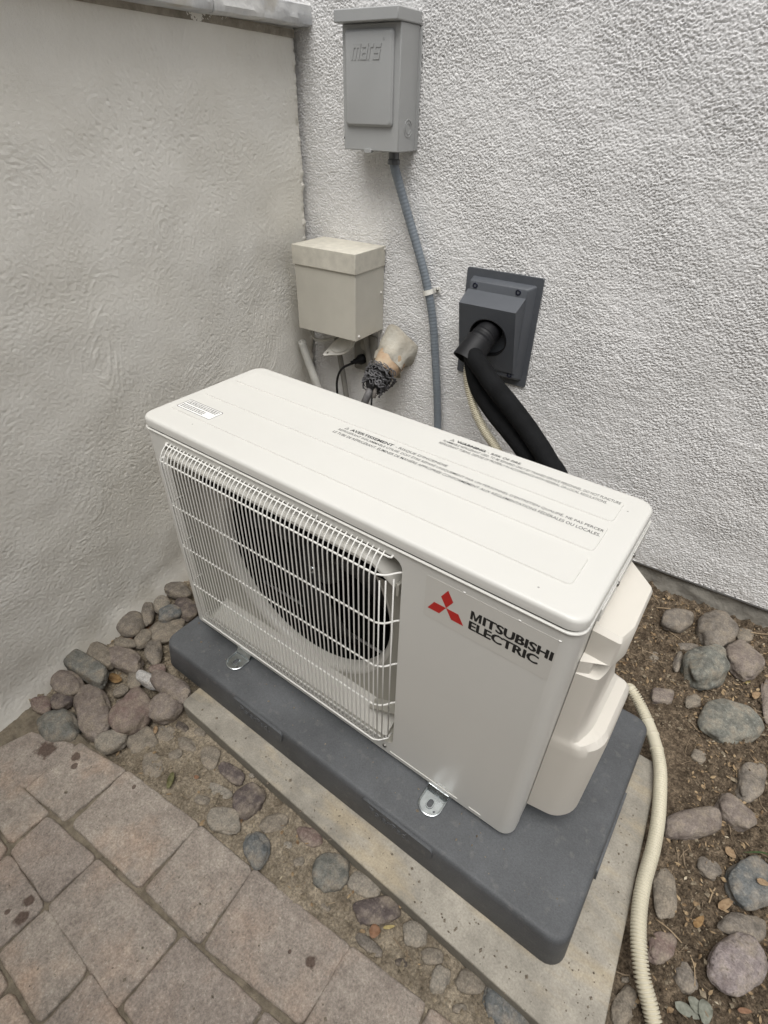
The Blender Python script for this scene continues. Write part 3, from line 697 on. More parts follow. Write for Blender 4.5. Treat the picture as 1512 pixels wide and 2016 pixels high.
mb = top_text([('WARNING', .4910, .5430, .2545, .0072, .022), ('- RISK OF FIRE', .5480, .6040, .2545, .0066, .004),
     ('FLAMMABLE REFRIGERANT USED. TO BE REPAIRED ONLY BY TRAINED SERVICE PERSONNEL. DO NOT PUNCTURE', .4720, .7600, .2440, .0066, .004),
     ('REFRIGERANT TUBING. DISPOSE OF PROPERLY IN ACCORDANCE WITH FEDERAL OR LOCAL REGULATIONS.', .4700, .7440, .2340, .0066, .004)], 0, None)
warn_tri(mb, .4790, .2535, .0085); mk(mb, 'warning_text', GREYT, lid, recalc=False)
mb = top_text([('AVERTISSEMENT', .3300, .4170, .1778, .0074, .022), ('- RISQUE D\'INCENDIE', .4220, .5180, .1778, .0074, .008),
     ('REFRIGERANT INFLAMMABLE UTILISÉ. DOIT ÊTRE RÉPARÉ UNIQUEMENT PAR UN PERSONNEL D\'ENTRETIEN QUALIFIÉ. NE PAS PERCER', .3120, .7615, .1668, .0082, .004),
     ('LE TUBE DE RÉFRIGÉRANT. ÉLIMINER DE MANIÈRE APPROPRIÉE CONFORMÉMENT AUX RÉGLEMENTATIONS FÉDÉRALES OU LOCALES.', .3100, .7605, .1560, .0082, .004)], 0, None)
warn_tri(mb, .3180, .1775, .0085); mk(mb, 'french_warning_text', GREYT, lid, recalc=False)
# info label with illegible lines
lo_, hi_ = (.0255,.0565), (.1175,.0905)
lab = mk(MB().plate(rrect(lo_[0],hi_[0],lo_[1],hi_[1],.004,4), [], .0016, .00185, T), 'info_label', STICKW, lid)
mb = MB(); mb.plate(rrect(lo_[0]+.0006,hi_[0]-.0006,lo_[1]+.0006,hi_[1]-.0006,.0036,4), [list(reversed(rrect(lo_[0]+.0018,hi_[0]-.0018,lo_[1]+.0018,hi_[1]-.0018,.0028,4)))], .0019, .00196, T, back=False)
for li, (y, xe) in enumerate(((.0852,.112),(.0812,.112),(.0775,.112),(.0712,.092),(.0672,.092),(.0632,.092))):
    x = .0305
    while x < xe-.003:
        wl = rnd.uniform(.0015,.0065); mb.plate([(x,y-.0009),(min(x+wl,xe),y-.0009),(min(x+wl,xe),y+.0009),(x,y+.0009)], [], 0, .0001, lambda a,b,h: T(a,b,.0019+h), back=False); x += wl+.0011
mk(mb, 'label_print', GREYT, lid, recalc=False)
for x, y in ((.104,.0321),(.7731,.2373),(.735,.0235)): mk(MB().lathe([(0,.0002),(.0010,.0002),(.0014,0)], (x,y,H), (0,0,1), 12), 'dimple', mat('dimple_paint', (.35,.34,.32), .5), lid)
for y, z in ((.118,.4895),(.185,.4895)): mk(MB().lathe([(0,.0026),(.0026,.0022),(.0038,.0012),(.004,0)], (Wd+.0032,y,z), (1,0,0), 14), 'screw', SCREWM, lid)
# side slots: dark notches seen under the lid and along the seam
SL = mat('slot_void', (.008,.008,.008), .95)
for y0_, y1_, z0_, z1_ in ((.030,.058,.486,.492), (.030,.033,.075,.30), (.0335,.0365,.020,.050)): mk(MB().box((Wd-.004,y0_,z0_), (Wd-.0006,y1_,z1_)), 'casing_slot', SL, unit)
mb = MB(); mb.box((Wd-.001,.062,.470), (Wd+.0035,D-.01,.4915)); mk(mb, 'side_flange', WHITE, unit, bevel=.001)
# logo sticker
st = mk(MB().plate(rrect(.6010,.7790,.4040,.4775,.003,3), [], 0, .00025, F), 'logo_sticker', STICK, unit)
def FS(x, z, h): return F(x, z, .00032+h)
cx, cz, s_ = .6340, .4371, .0182
mb = MB(); h3 = math.sqrt(3)/2
for ang in (90, 210, 330):
    a = math.radians(ang); d = Vector((math.cos(a), math.sin(a))); pr = Vector((-d.y, d.x)); Ld = s_*1.732; c0 = Vector((cx, cz))
    mb.plate([tuple(c0), tuple(c0+d*Ld*.5-pr*s_*.5), tuple(c0+d*Ld), tuple(c0+d*Ld*.5+pr*s_*.5)], [], 0, .0001, FS, back=False)
mk(mb, 'emblem', REDT, st, recalc=False)
t1 = text_bold('ITSUBISHI', lambda a,b,h: FS(.6868+a,.4405+b,h), .0897, .0148, .00075)
mw, mh, ms = .0152, .0148, .0034
t1.plate([(0,0),(ms,0),(ms,mh*.66),(mw/2-ms*.42,0),(mw/2+ms*.42,0),(mw-ms,mh*.66),(mw-ms,0),(mw,0),(mw,mh),(mw-ms*1.15,mh),(mw/2,mh*.34),(ms*1.15,mh),(0,mh)], [], 0, .0001, lambda a,b,h: FS(.6688+a,.4405+b,h), back=False)
t2 = text_bold('ELECTRIC', lambda a,b,h: FS(.6690+a,.4222+b,h), .0930, .0148, .00075)
mb = MB(); mb.add(t1.v, t1.f); mb.add(t2.v, t2.f); mk(mb, 'brand_lettering', BLACKT, st, recalc=False)
for x, z in ((.6560,.4790),(.7300,.4782),(.7790,.4775)): mk(MB().box((x-.0016,-.0010,z-.0007), (x+.0016,.0005,z+.0007)), 'panel_nib', STICKW, fp, bevel=.0003)
# service cover on the right end
def cring(z, pts): return [(x, y, z) for x, y in pts]
def plan(pts, rs, n=5):
    out = []
    for i, p in enumerate(pts):
        p = Vector(p); a = Vector(pts[i-1]); b = Vector(pts[(i+1) % len(pts)]); r_ = rs[i]
        da, db = (a-p).normalized(), (b-p).normalized()
        for k in range(n+1): t = k/n; out.append(tuple(p+da*r_*(1-t)**2+db*r_*t**2))
    return out
lower = plan([(.7995,.054),(.843,.0605),(.869,.085),(.869,.222),(.7995,.236)], (.001,.012,.022,.010,.001))
lip = plan([(.7995,.054),(.842,.0600),(.867,.086),(.867,.220),(.7995,.236)], (.001,.012,.022,.010,.001))
lowtop = plan([(.7995,.0545),(.838,.0610),(.860,.095),(.861,.216),(.7995,.232)], (.001,.012,.020,.008,.001))
flt = plan([(.7995,.0550),(.832,.0610),(.844,.100),(.846,.215),(.7995,.232)], (.001,.010,.014,.006,.001))
flt2 = plan([(.7995,.0555),(.829,.0615),(.837,.092),(.839,.214),(.7995,.232)], (.001,.008,.010,.005,.001))
colm = plan([(.7995,.0560),(.8275,.0625),(.833,.085),(.835,.214),(.7995,.232)], (.001,.006,.008,.004,.001))
poc = plan([(.7995,.0565),(.8150,.0640),(.8190,.104),(.833,.206),(.7995,.230)], (.001,.002,.003,.004,.001))
upper = plan([(.7995,.070),(.835,.068),(.843,.098),(.8415,.186),(.7995,.226)], (.001,.004,.005,.004,.001))
uptop = plan([(.7995,.078),(.833,.074),(.840,.100),(.8390,.184),(.7995,.224)], (.001,.004,.005,.004,.001))
mb = MB()
mb.loft([cring(.030, lower), cring(.14, lower), cring(.205, lower), cring(.222, lip), cring(.230, lowtop), cring(.2325, flt), cring(.240, flt2), cring(.262, colm), cring(.366, colm), cring(.376, colm), cring(.378, poc), cring(.400, poc), cring(.404, upper), cring(.446, upper), cring(.452, uptop)])
mk(mb, 'service_cover', COVERM, unit, bevel=.0016, seg=3, auto=32)
# mounting feet
def foot_bm(xc):
    mb = MB(); o = []
    # tab outline (x, y): rounded end towards the viewer
    for k in range(17):
        a = math.pi+math.pi*k/16; o.append((xc+.0200*math.cos(a)*(1), -.026+.0185*math.sin(a)))
    o = o+[(xc+.0200, .02), (xc-.0200, .02)]
    slot = [(xc-.001+x, y) for x, y in rrect(-.0055,.0055,-.0330,-.0165,.0054,5)]; pin = circ(xc+.0115,-.0330,.0022,10)
    mb.plate(o, [list(reversed(slot)), list(reversed(pin))], 0, .0022, lambda a,b,h: (a,b,-.0148+h))
    rim = [Vector((x, y, -.0118)) for x, y in o[:17]]; rim = [Vector((xc-.0200,-.006,-.0118))]+rim+[Vector((xc+.0200,-.006,-.0118))]
    mb.tube(rim, .0017, 8)
    mb.tube([Vector((x,y,-.0122)) for x,y in slot], .0013, 6, closed=True)
    mb.add([(xc-.020,-.0075,-.0125),(xc+.020,-.0075,-.0125),(xc+.020,-.001,-.002),(xc-.020,-.001,-.002),(xc+.020,.006,0.0),(xc-.020,.006,0.0)], [(0,1,2,3),(3,2,4,5)])
    return mb
for xc in (.1665, .6640): mk(foot_bm(xc), 'mounting_foot', ZINC, unit, auto=40)
mk(MB().box((.14,-.0,-.0149), (.19,D,-.004)), 'foot_rail', ZINC, unit); mk(MB().box((.64,-.0,-.0149), (.69,D,-.004)), 'foot_rail', ZINC, unit)
CLEAR = mat('clear_film', (.9,.9,.88), .15, alpha=.28)
mk(MB().plate(circ(.6690, .0095, .0125, 24), [list(reversed(circ(.6690,.0095,.008,24)))], 0.0003, .0009, F), 'clear_tab', CLEAR, unit)

# ================================================================== WALL-MOUNTED THINGS
# disconnect box
db = empty('disconnect_box', tuple(W(.268,0,.872)), 'grey metal electrical disconnect box with lift-up cover, high on the stucco wall', 'electrical box')
def WB(u, o, z): return W(u, o, z)
mb = MB().box((.192,.0015,.872), (.345,.078,1.098), WB); mk(mb, 'box_body', GREYP, db, bevel=.0018)
mk(MB().box((.186,.0015,.874), (.352,.0045,1.094), WB), 'back_flange', GREYP, db, bevel=.0008)
mb = MB()
fr = lambda u, z, h: W(u, .0785+h, z)
P0 = rrect(.202,.330,.919,1.088,.008,5); P1 = rrect(.2065,.3255,.9235,1.0835,.007,5)
mb.loft([[fr(x,z,-.001) for x,z in P0], [fr(x,z,.0035) for x,z in P0], [fr(x,z,.0075) for x,z in P1]], cap=(False, True))
dp = mk(mb, 'cover_door', GREYP, db, bevel=.0012, seg=3)
# raised maker's mark, strokes built as blocks: squared letters sheared to the right
def strokes():
    S = []
    t = .24
    # each letter on a unit box (w given), strokes as (x0,y0,x1,y1)
    S.append((1.25, [(0,0,t,1),(0,1-t,1.25,1),(.505,0,.505+t,1),(1.01,0,1.25,1)]))
    S.append((.95, [(0,1-t,.95,1),(.71,0,.95,1),(0,0,.95,t),(0,0,t,.62),(0,.40,.95,.58)]))
    S.append((.62, [(0,0,t,1),(0,1-t,.62,1)]))
    S.append((.95, [(0,1-t,.95,1),(0,.40,t,1),(0,.38,.95,.60),(.71,0,.95,.6),(0,0,.95,t)]))
    return S
mb = MB(); x = 0; SC = .0225; tot = sum(a for a, _ in strokes())+.18*3; kx = .074/tot
for wl, ss in strokes():
    for (a, b, c, d) in ss:
        q = [(a,b),(c,b),(c,d),(a,d)]
        mb.plate([(.2215+(x+px)*kx+(py)*.008*.75, 1.0375+py*.0265) for px, py in q], [], 0, .0013+rnd.random()*.00008, lambda u,z,h: W(u,.0857+h,z))
    x += wl+.18
t = text_mesh('®', None, None, None, lambda a,b,h: W(.3035+a,.0857+h,1.0675+b), .0065, .0065, .0006, 0); mb.add(t.v, t.f)
mk(mb, 'embossed_mark', GREYP, dp, bevel=.0004, seg=1)
mb = MB(); mb.box((.184,.0015,1.0985), (.3485,.0975,1.1205), WB); mk(mb, 'rain_hood', GREYP, db, bevel=.0022)
mb = MB()
for r_ in (.0165,.0105): mb.tube([Vector(W(.3455,.038+r_*math.cos(t),.917+r_*math.sin(t))) for t in [2*math.pi*k/28 for k in range(28)]], .0008, 6, closed=True)
mk(mb, 'knockout', GREYP, db)
mk(MB().plate(rrect(.252,.272,.868,.876,.003,3), [], 0, .012, lambda u,z,h: W(u,.070+h,z)), 'latch_tab', GREYP, db, bevel=.0008)
mk(MB().box((.192,.0783,.893), (.1945,.0788,.897), WB), 'latch_slot', SL, db)
# conduit
cd = empty('flexible_conduit', tuple(W(.44,.02,-.1)), 'grey flexible liquid-tight conduit curving down the wall below the disconnect box', 'conduit')
cp = [W(u,o,z) for u,o,z in ((.313,.045,.872),(.313,.042,.845),(.320,.030,.808),(.343,.022,.744),(.372,.019,.676),(.401,.018,.606),(.425,.018,.535),(.440,.018,.470),(.4475,.019,.426),(.465,.020,.311),(.479,.022,.20),(.49,.03,.10),(.51,.05,0),(.56,.10,-.06),(.70,.18,-.07))]
P = resample(spline(cp, 12), .0022); mb = MB(); mb.tube(P, [.0108+(.00055 if (i//2) % 2 else 0)+.0 for i in range(len(P))], 16); mk(mb, 'conduit_tube', CONDM, cd, recalc=False)
mb = MB(); mb.lathe([(.0,0),(.015,0),(.015,.009),(.0125,.011),(.0125,.026),(.0,.026)], W(.313,.044,.846), (0,0,1), 12, False); mk(mb, 'conduit_fitting', mat('fitting_metal', (.12,.125,.13), .4, metal=.6), cd, auto=30)
cl = empty('conduit_clamp', tuple(W(.418,.0,.555)), 'small off-white one-hole strap holding the grey conduit to the wall', 'pipe clamp')
cc = Vector(W(.4155,.018,.563)); tdir = (Vector(W(.425,.018,.535))-Vector(W(.401,.018,.606))).normalized(); side = tdir.cross(Vector(NO)).normalized()
mb = MB()
for half, nn in ((-.0062,1),):
    rings = []
    for k in range(25):
        a = math.radians(-20+220*k/24); rings.append([tuple(cc+side*math.cos(a)*r_+Vector(NO)*math.sin(a)*r_+tdir*hh) for r_, hh in ((.0122,-.0062),(.0142,-.0062),(.0142,.0062),(.0122,.0062))])
    mb.loft(rings)
mk(mb, 'strap', CREAM, cl, auto=40)
sgn = 1 if side @ Vector(U) > 0 else -1
a0 = cc+side*sgn*.012-Vector(NO)*.012
mb = MB(); vs = []
for s1 in (0, .019):
    for s2 in (-.0062, .0062):
        for s3 in (0, .0035): vs.append(tuple(a0+side*sgn*s1+tdir*s2+Vector(NO)*s3))
mb.add(vs, [(0,1,3,2),(4,6,7,5),(0,4,5,1),(2,3,7,6),(0,2,6,4),(1,5,7,3)]); mk(mb, 'strap_ear', CREAM, cl, bevel=.0006)
mk(MB().lathe([(0,.004),(.003,.0035),(.0045,.001),(.0045,0)], tuple(a0+side*sgn*.012+Vector(NO)*.0035), NO, 12), 'screw', SCREWM, cl)

# beige telephone box
bb = empty('utility_box', tuple(W(.158,.0,.43)), 'beige metal telephone utility box with overhanging lid in the wall corner', 'utility box')
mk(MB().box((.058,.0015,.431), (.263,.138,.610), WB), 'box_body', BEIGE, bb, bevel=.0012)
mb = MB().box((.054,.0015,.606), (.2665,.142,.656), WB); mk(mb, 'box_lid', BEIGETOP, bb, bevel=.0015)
for q, ax_ in ((W(.2632,.124,.442), U), (W(.2632,.016,.537), U), (W(.2667,.006,.648), U), (W(.247,.13,.4308), (0,0,-1))): mk(MB().lathe([(0,.0035),(.0028,.003),(.004,0)], q, ax_, 12), 'screw', CREAM, bb)
# pipes and outlet below it
def pipe(name, pts, r, m, label, cat, group=None, hollow=False):
    mb = MB(); P = spline([W(*p) for p in pts], 8); mb.tube(P, r, 18, cap=True)
    o = mk(mb, name, m, recalc=False); tag(o, label, cat, group); return o
p1 = pipe('plastic_pipe', [(.028,.098,.370),(.052,.100,.312),(.080,.101,.250),(.12,.10,.15),(.19,.10,-.02)], .0125, PVC, 'thick off-white plastic pipe with a jagged open top leaning by the corner', 'pipe', 'pipes under the utility box')
# jagged rim
mb = MB(); ax = (Vector(W(.028,.098,.370))-Vector(W(.052,.100,.312))).normalized(); aa = ax.orthogonal().normalized(); ab = ax.cross(aa)
for k in range(11):
    a = 2*math.pi*k/11; a2 = a+.42; b0 = Vector(W(.028,.098,.370)); hgt = .003+rnd.random()*.006
    q = [b0+(aa*math.cos(t)+ab*math.sin(t))*r_+ax*h for h in (-.002, hgt) for t in (a, a2) for r_ in (.0125,.0095)]
    mb.add(q, [(0,1,3,2),(4,6,7,5),(0,4,5,1),(2,3,7,6),(0,2,6,4),(1,5,7,3)])
mk(mb, 'broken_rim', PVC, p1)
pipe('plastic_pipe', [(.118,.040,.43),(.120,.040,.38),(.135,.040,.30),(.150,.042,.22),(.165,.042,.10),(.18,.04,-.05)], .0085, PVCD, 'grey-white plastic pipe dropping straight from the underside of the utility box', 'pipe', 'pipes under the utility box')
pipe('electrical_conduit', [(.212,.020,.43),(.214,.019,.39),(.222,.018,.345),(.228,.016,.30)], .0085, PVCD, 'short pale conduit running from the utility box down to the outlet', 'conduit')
# grey cable loop
tag(mk(MB().tube(spline([W(*p) for p in ((.045,.03,.440),(.046,.060,.405),(.066,.085,.388),(.100,.088,.388),(.130,.070,.398),(.145,.05,.435))], 8), .0042, 10), 'grey_cable', PVC, recalc=False), 'grey cable looping out under the utility box beside the leaning pipe', 'cable')
# outlet
ol = empty('wall_outlet', tuple(W(.215,0,.33)), 'weatherproof wall outlet with its white flap cover lifted open under the utility box', 'outlet')
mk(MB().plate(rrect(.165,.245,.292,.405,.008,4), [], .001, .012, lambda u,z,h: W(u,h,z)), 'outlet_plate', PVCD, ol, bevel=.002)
mk(MB().lathe([(.0,.004),(.014,.004),(.0165,0)], W(.205,.012,.372), NO, 20), 'socket_face', mat('socket_plastic', (.42,.40,.36), .5), ol)
# lifted flap: an oval dish with a pierced tongue
fc = Vector(W(.160,.070,.378)); fu = (Vector(W(.112,.110,.352))-Vector(W(.197,.03,.405))).normalized(); fn = Vector((0.15,-.72,.62)); fn = (fn-fu*(fn@fu)).normalized(); fv = fn.cross(fu)
fl = lambda a, b, h: tuple(fc+fu*a+fv*b+fn*h)
oval = [(.044*math.cos(t), .027*math.sin(t)) for t in [2*math.pi*k/32 for k in range(32)]]
ov = [(x+(.018*max(0, math.cos(2*math.pi*k/32))**6), y*(1-.35*max(0, math.cos(2*math.pi*k/32))**2)) for k, (x, y) in enumerate(oval)]
hole_t = list(reversed(circ(.047,0,.0045,10,.003)))
mb = MB(); mb.plate(ov, [hole_t], -.0015, .0015, fl)
mb.loft([[fl(x*.80-.003,y*.82,.0012) for x,y in oval], [fl(x*.76-.003,y*.76,.0065) for x,y in oval], [fl(x*.62-.003,y*.6,.0085) for x,y in oval]], cap=(False, True))
mk(mb, 'flap_cover', CREAM, ol, auto=35)
# plug and black cord
pc = empty('black_plug', tuple(W(.205,.02,.325)), 'black plug with its cord pushed into the wall outlet, cord curving down left', 'plug')
mk(MB().lathe([(0,0),(.014,0),(.0155,.006),(.0155,.016),(.011,.022),(.0085,.028),(.0085,.034),(.006,.036),(.006,.045),(0,.045)], W(.203,.013,.332), tuple(Vector(NO)-Vector(U)*.55+Vector((0,0,-.2))), 18), 'plug_body', DARKP2, pc)
mk(MB().tube(spline([W(*p) for p in ((.182,.052,.322),(.165,.068,.312),(.148,.070,.290),(.136,.068,.255),(.133,.064,.20),(.13,.06,.10))], 8), .0036, 10), 'cord', DARKP2, pc, recalc=False)

# old capped insulated pipe stub
sb = empty('insulated_pipe_stub', tuple(W(.32,.0,.36)), 'old taped foam-insulated pipe stub poking out of a mortar patch in the wall', 'pipe stub')
MORT = mat('patch_mortar', (.52,.50,.44), .9, color2=(.40,.36,.29), vscale=22, bump=.8, bscale=110, bdist=.003)
TAPE = mat('tan_pipe_tape', (.40,.265,.165), .7, color2=(.50,.40,.28), vscale=30, bump=.6, bscale=80, bdist=.003)
A_ = Vector(W(.320,-.004,.388)); B_ = Vector(W(.317,.150,.300)); dax = (B_-A_)
def ringat(t, r, jit, seed, sq=1.0):
    c = A_+dax*t; a = dax.normalized(); e1 = a.cross(Vector((0,0,1))).normalized(); e2 = e1.cross(a); out = []
    for k in range(28):
        an = 2*math.pi*k/28; rr_ = r*(1+jit*noise.noise(Vector((math.cos(an)*1.6+seed, math.sin(an)*1.6, t*6)))); out.append(tuple(c+e1*math.cos(an)*rr_+e2*math.sin(an)*rr_*sq))
    return out
mb = MB(); mb.loft([ringat(-.03,.060,.25,0,1.2), ringat(.03,.056,.25,0,1.17), ringat(.12,.052,.25,0,1.12), ringat(.22,.0475,.4,0,1.05), ringat(.30,.0450,.5,0), ringat(.42,.0385,.5,0)], cap=(False, True)); mk(mb, 'mortar_sleeve', MORT, sb, auto=60)
mb = MB(); mb.loft([ringat(.16,.0430,.1,2), ringat(.30,.0445,.12,2), ringat(.40,.0425,.12,2), ringat(.50,.0385,.12,2), ringat(.585,.035,.14,2)], cap=(False, True)); mk(mb, 'tape_wrap', TAPE, sb, auto=60)
RAG = mat('frayed_foam', (.11,.108,.112), .8, var=.5, vscale=120, bump=.5, bscale=200)
mb = MB(); mb.loft([ringat(.55,.031,.3,5), ringat(.66,.034,.35,5), ringat(.80,.029,.35,6), ringat(.90,.020,.3,6), ringat(.96,.012,.2,6)], cap=(True, True)); rg = mk(mb, 'frayed_insulation', mat('frayed_foam_core', (.018,.017,.018), .9, var=.4, vscale=90), sb, auto=80)
mb = MB(); rq = random.Random(3); a = dax.normalized(); e1 = a.cross(Vector((0,0,1))).normalized(); e2 = e1.cross(a)
for k in range(120):
    t0 = rq.uniform(.53,.90); an = rq.uniform(0, 2*math.pi); n = rq.randint(4, 7); dirn = rq.choice((-1,1)); P = []
    for j in range(n):
        tt = t0+rq.uniform(-.03,.035)+j*.012; rad = .044-.018*max(0, (tt-.6)/.36)+rq.uniform(-.001,.006); an += dirn*rq.uniform(.12,.30)
        P.append(A_+dax*tt+e1*math.cos(an)*rad+e2*math.sin(an)*rad)
    mb.tube(spline(P, 3), [rq.uniform(.0014,.0030)]*(len(spline(P, 3))), 5, flat=.5)
mk(mb, 'foam_shreds', RAG, rg, recalc=False)
mk(MB().tube([W(.315,.128,.318), W(.313,.150,.292), W(.311,.168,.268)], .0110, 14), 'pipe_end', mat('weathered_pipe', (.13,.125,.125), .6, var=.3, vscale=60), sb, recalc=False)
mk(MB().tube([W(.329,.135,.315), W(.334,.152,.288)], .006, 10), 'torn_strip', mat('torn_foam', (.17,.155,.14), .9, var=.4, vscale=90), sb, recalc=False)
mk(MB().tube(spline([W(*p) for p in ((.322,.14,.305),(.330,.158,.270),(.333,.160,.235),(.334,.158,.19),(.33,.15,.10))], 6), .0028, 8), 'hanging_wire', DARKP2, sb, recalc=False)

# line-set wall cover
wc = empty('lineset_wall_cover', tuple(W(.617,0,.365)), 'dark grey plastic line-set cover plate with a sloped hood on the stucco wall', 'pipe cover')
mk(MB().plate(rrect(.5165,.7175,.3645,.6385,.006,4), [], .0, .0045, lambda u,z,h: W(u,h,z)), 'cover_plate', DARKP, wc, bevel=.0012)
mb = MB(); mb.loft([[W(u,.0045,z) for u,z in rrect(.5325,.7040,.3800,.6200,.006,4)], [W(u,.0260,z) for u,z in rrect(.5355,.6920,.3890,.6150,.006,4)], [W(u,.0285,z) for u,z in rrect(.5385,.6890,.3920,.6120,.005,4)]]); mk(mb, 'cover_base', DARKP, wc, auto=40)
# sloped hood with a round opening on the face
FO = Vector(W(0,.0685,.568)); FB = Vector(W(0,.0315,.405))
def hood(u, t, h):    # t: 0 bottom .. 1 top on sloping face
    p = FB.lerp(FO, t)+Vector(U)*u; nn = Vector((NO[0], NO[1], 0)); up = (FO-FB).normalized(); nrm = (nn-up*(nn@up)).normalized(); return tuple(p+nrm*h)
Lf = (FO-FB).length
hc_t = .520; hc = [(.6135+.0515*math.cos(2*math.pi*k/40), hc_t+.0515*math.sin(2*math.pi*k/40)/Lf) for k in range(40)]
mb = MB(); mb.plate([(.5320,.0),(.6880,.0),(.6835,1),(.5325,1)], [list(reversed(hc))], -.001, 0, hood, back=False)
fr0 = [hood(.5320,0,0), hood(.6880,0,0), hood(.6835,1,0), hood(.5325,1,0)]; bk = [W(.5335,.0285,.405), W(.6915,.0285,.405), W(.6885,.0285,.5935), W(.5345,.0285,.5935)]
mb.add(fr0+bk, [(0,4,5,1),(1,5,6,2),(2,6,7,3),(3,7,4,0)])
hd = mk(mb, 'hood', DARKP, wc, auto=30)
for v in hd.data.vertices: pass
mb = MB(); n = 40; r0 = [hood(u,t,0) for u,t in hc]; r1 = [hood(.6135+(u-.6135)*.97,hc_t+(t-hc_t)*.97,.0012) for u,t in hc]; r2 = [hood(.6135+(u-.6135)*.94,hc_t+(t-hc_t)*.94,0) for u,t in hc]; r3 = [hood(.6135+(u-.6135)*.90,hc_t+(t-hc_t)*.90,-.030) for u,t in hc]
mb.loft([r0,r1,r2,r3], cap=(False,True)); mk(mb, 'hood_rim', DARKP2, hd, auto=60)
for u, z in ((.5530,.6035),(.6670,.6045),(.6785,.3985)): mk(MB().lathe([(.0,-.001),(.003,.0),(.0045,.0016),(.0066,.0012),(.0072,0)], W(u,.0284,z), NO, 18), 'screw', mat('black_screw', (.012,.014,.03), .35, metal=.3), wc)
# flexible sleeve
SP = spline([W(*p) for p in ((.612,.030,.505),(.611,.055,.500),(.606,.088,.484),(.600,.108,.466),(.594,.124,.447))], 8)
SP = resample(SP, .0015); rs = []
for i in range(len(SP)):
    t = i/len(SP); r_ = .0300 if t < .5 else .0320+.010*(t-.5); r_ += .0016 if abs(t-.50) < .03 or abs(t-.36) < .02 else 0; rs.append(r_)
mb = MB(); mb.tube(SP, rs, 28, cap=False); sl = mk(mb, 'sleeve', DARKP2, wc, recalc=False); q = sl.modifiers.new('s', 'SOLIDIFY'); q.thickness = .0015
mb = MB(); c0 = Vector(W(.617,.118,.432)); mb.tube([c0, c0+Vector((.006,-.010,-.006)), c0+Vector((.010,-.018,-.016))], [.0028,.0022,.0014], 8); mb.lathe([(0,.003),(.003,.002),(.004,0)], tuple(c0+Vector((.003,-.003,.003))), NO, 10); mk(mb, 'clamp_screw', ZINC, wc, recalc=False)

# line set (two insulated pipes)
def px_path(pts, offs): return [tuple(CN+q[0]*U+q[1]*NO+np.array([0,0,q[2]])) for q in []]
def atw(x, y, off): return atp(x, y, CN+off*NO, NO)
ls = empty('insulated_line_set', tuple(W(.8,.2,.0)), 'pair of thick black foam-insulated refrigerant pipes running from the wall cover down behind the unit', 'pipe')
PA = [W(.608,.060,.485), W(.602,.095,.474), atw(932,700,.125), atw(952,730,.148), atw(975,763,.165), atw(1003,797,.180), atw(1041,848,.205), atw(1079,908,.235), atw(1106,965,.262), (.66,.56,.10), (.76,.46,.05), (.81,.38,.04)]
PB = [W(.603,.060,.480), W(.597,.095,.462), atw(931,722,.118), atw(942,766,.135), atw(969,810,.158), atw(1000,848,.182), atw(1032,890,.205), atw(1062,945,.232), (.62,.55,.10), (.72,.48,.02), (.79,.39,.01)]
mb = MB(); P = resample(spline(PA, 10), .006); mb.tube(P, .0235, 24); mk(mb, 'insulated_pipe', FOAM, ls, recalc=False)
mb = MB(); P = resample(spline(PB, 10), .006); mb.tube(P, .0205, 24); mk(mb, 'insulated_pipe', FOAM, ls, recalc=False)

# drain hose (corrugated), from the wall cover behind the unit, out along the right side
dh = empty('drain_hose', (1.0, .2, -.09), 'ribbed cream plastic drain hose hanging from the wall cover and snaking along the slab edge', 'hose')
hz = -.0765
HP = [W(.597,.10,.452), atw(921,733,.118), atw(925,770,.135), atw(936,810,.150), atw(955,850,.165), atw(978,885,.180), (.46,.66,.20), (.58,.60,.05), (.70,.54,-.05), (.80,.50,-.075), (.865,.475,-.075), tuple(atz(1242,1358,-.055)), tuple(atz(1262,1392,-.068)), tuple(atz(1285,1448,-.075)), tuple(atz(1298,1500,hz)), tuple(atz(1300,1545,hz)), tuple(atz(1296,1610,hz)), tuple(atz(1286,1670,hz)), tuple(atz(1268,1735,hz)), tuple(atz(1259,1790,hz)), tuple(atz(1257,1850,hz)), tuple(atz(1264,1920,hz-.006)), tuple(atz(1278,1975,hz-.018)), tuple(atz(1290,2030,hz-.028)), tuple(atz(1300,2110,hz-.032)), (1.16,-.20,-.112)]
P = resample(spline(HP, 14), .00098); cpt = Vector(atz(1285,1448,-.075)); rs = []
mb = MB()
for i, p in enumerate(P):
    s_ = math.cos(i*2*math.pi/5.0)       # pitch about 4.75 mm
    rs.append(.0122 if s_ > -.4 else .0084)
def seg(a, b): 
    m_ = MB(); m_.tube(P[a:b], rs[a:b], 18); return m_
ci = min(range(len(P)), key=lambda i: (P[i]-cpt).length)
mk(seg(0, ci+14), 'corrugated_hose', HOSEM, dh, recalc=False); mk(seg(ci-14, len(P)), 'corrugated_hose', HOSEM, dh, recalc=False)
cr = [.0122+(.0012 if k in range(0,4) or k in range(30,34) or k in range(62,66) else 0) for k in range(66)]
m_ = MB(); m_.tube(P[ci-33:ci+33], cr, 20); mk(m_, 'hose_coupling', HOSEM, dh, recalc=False)

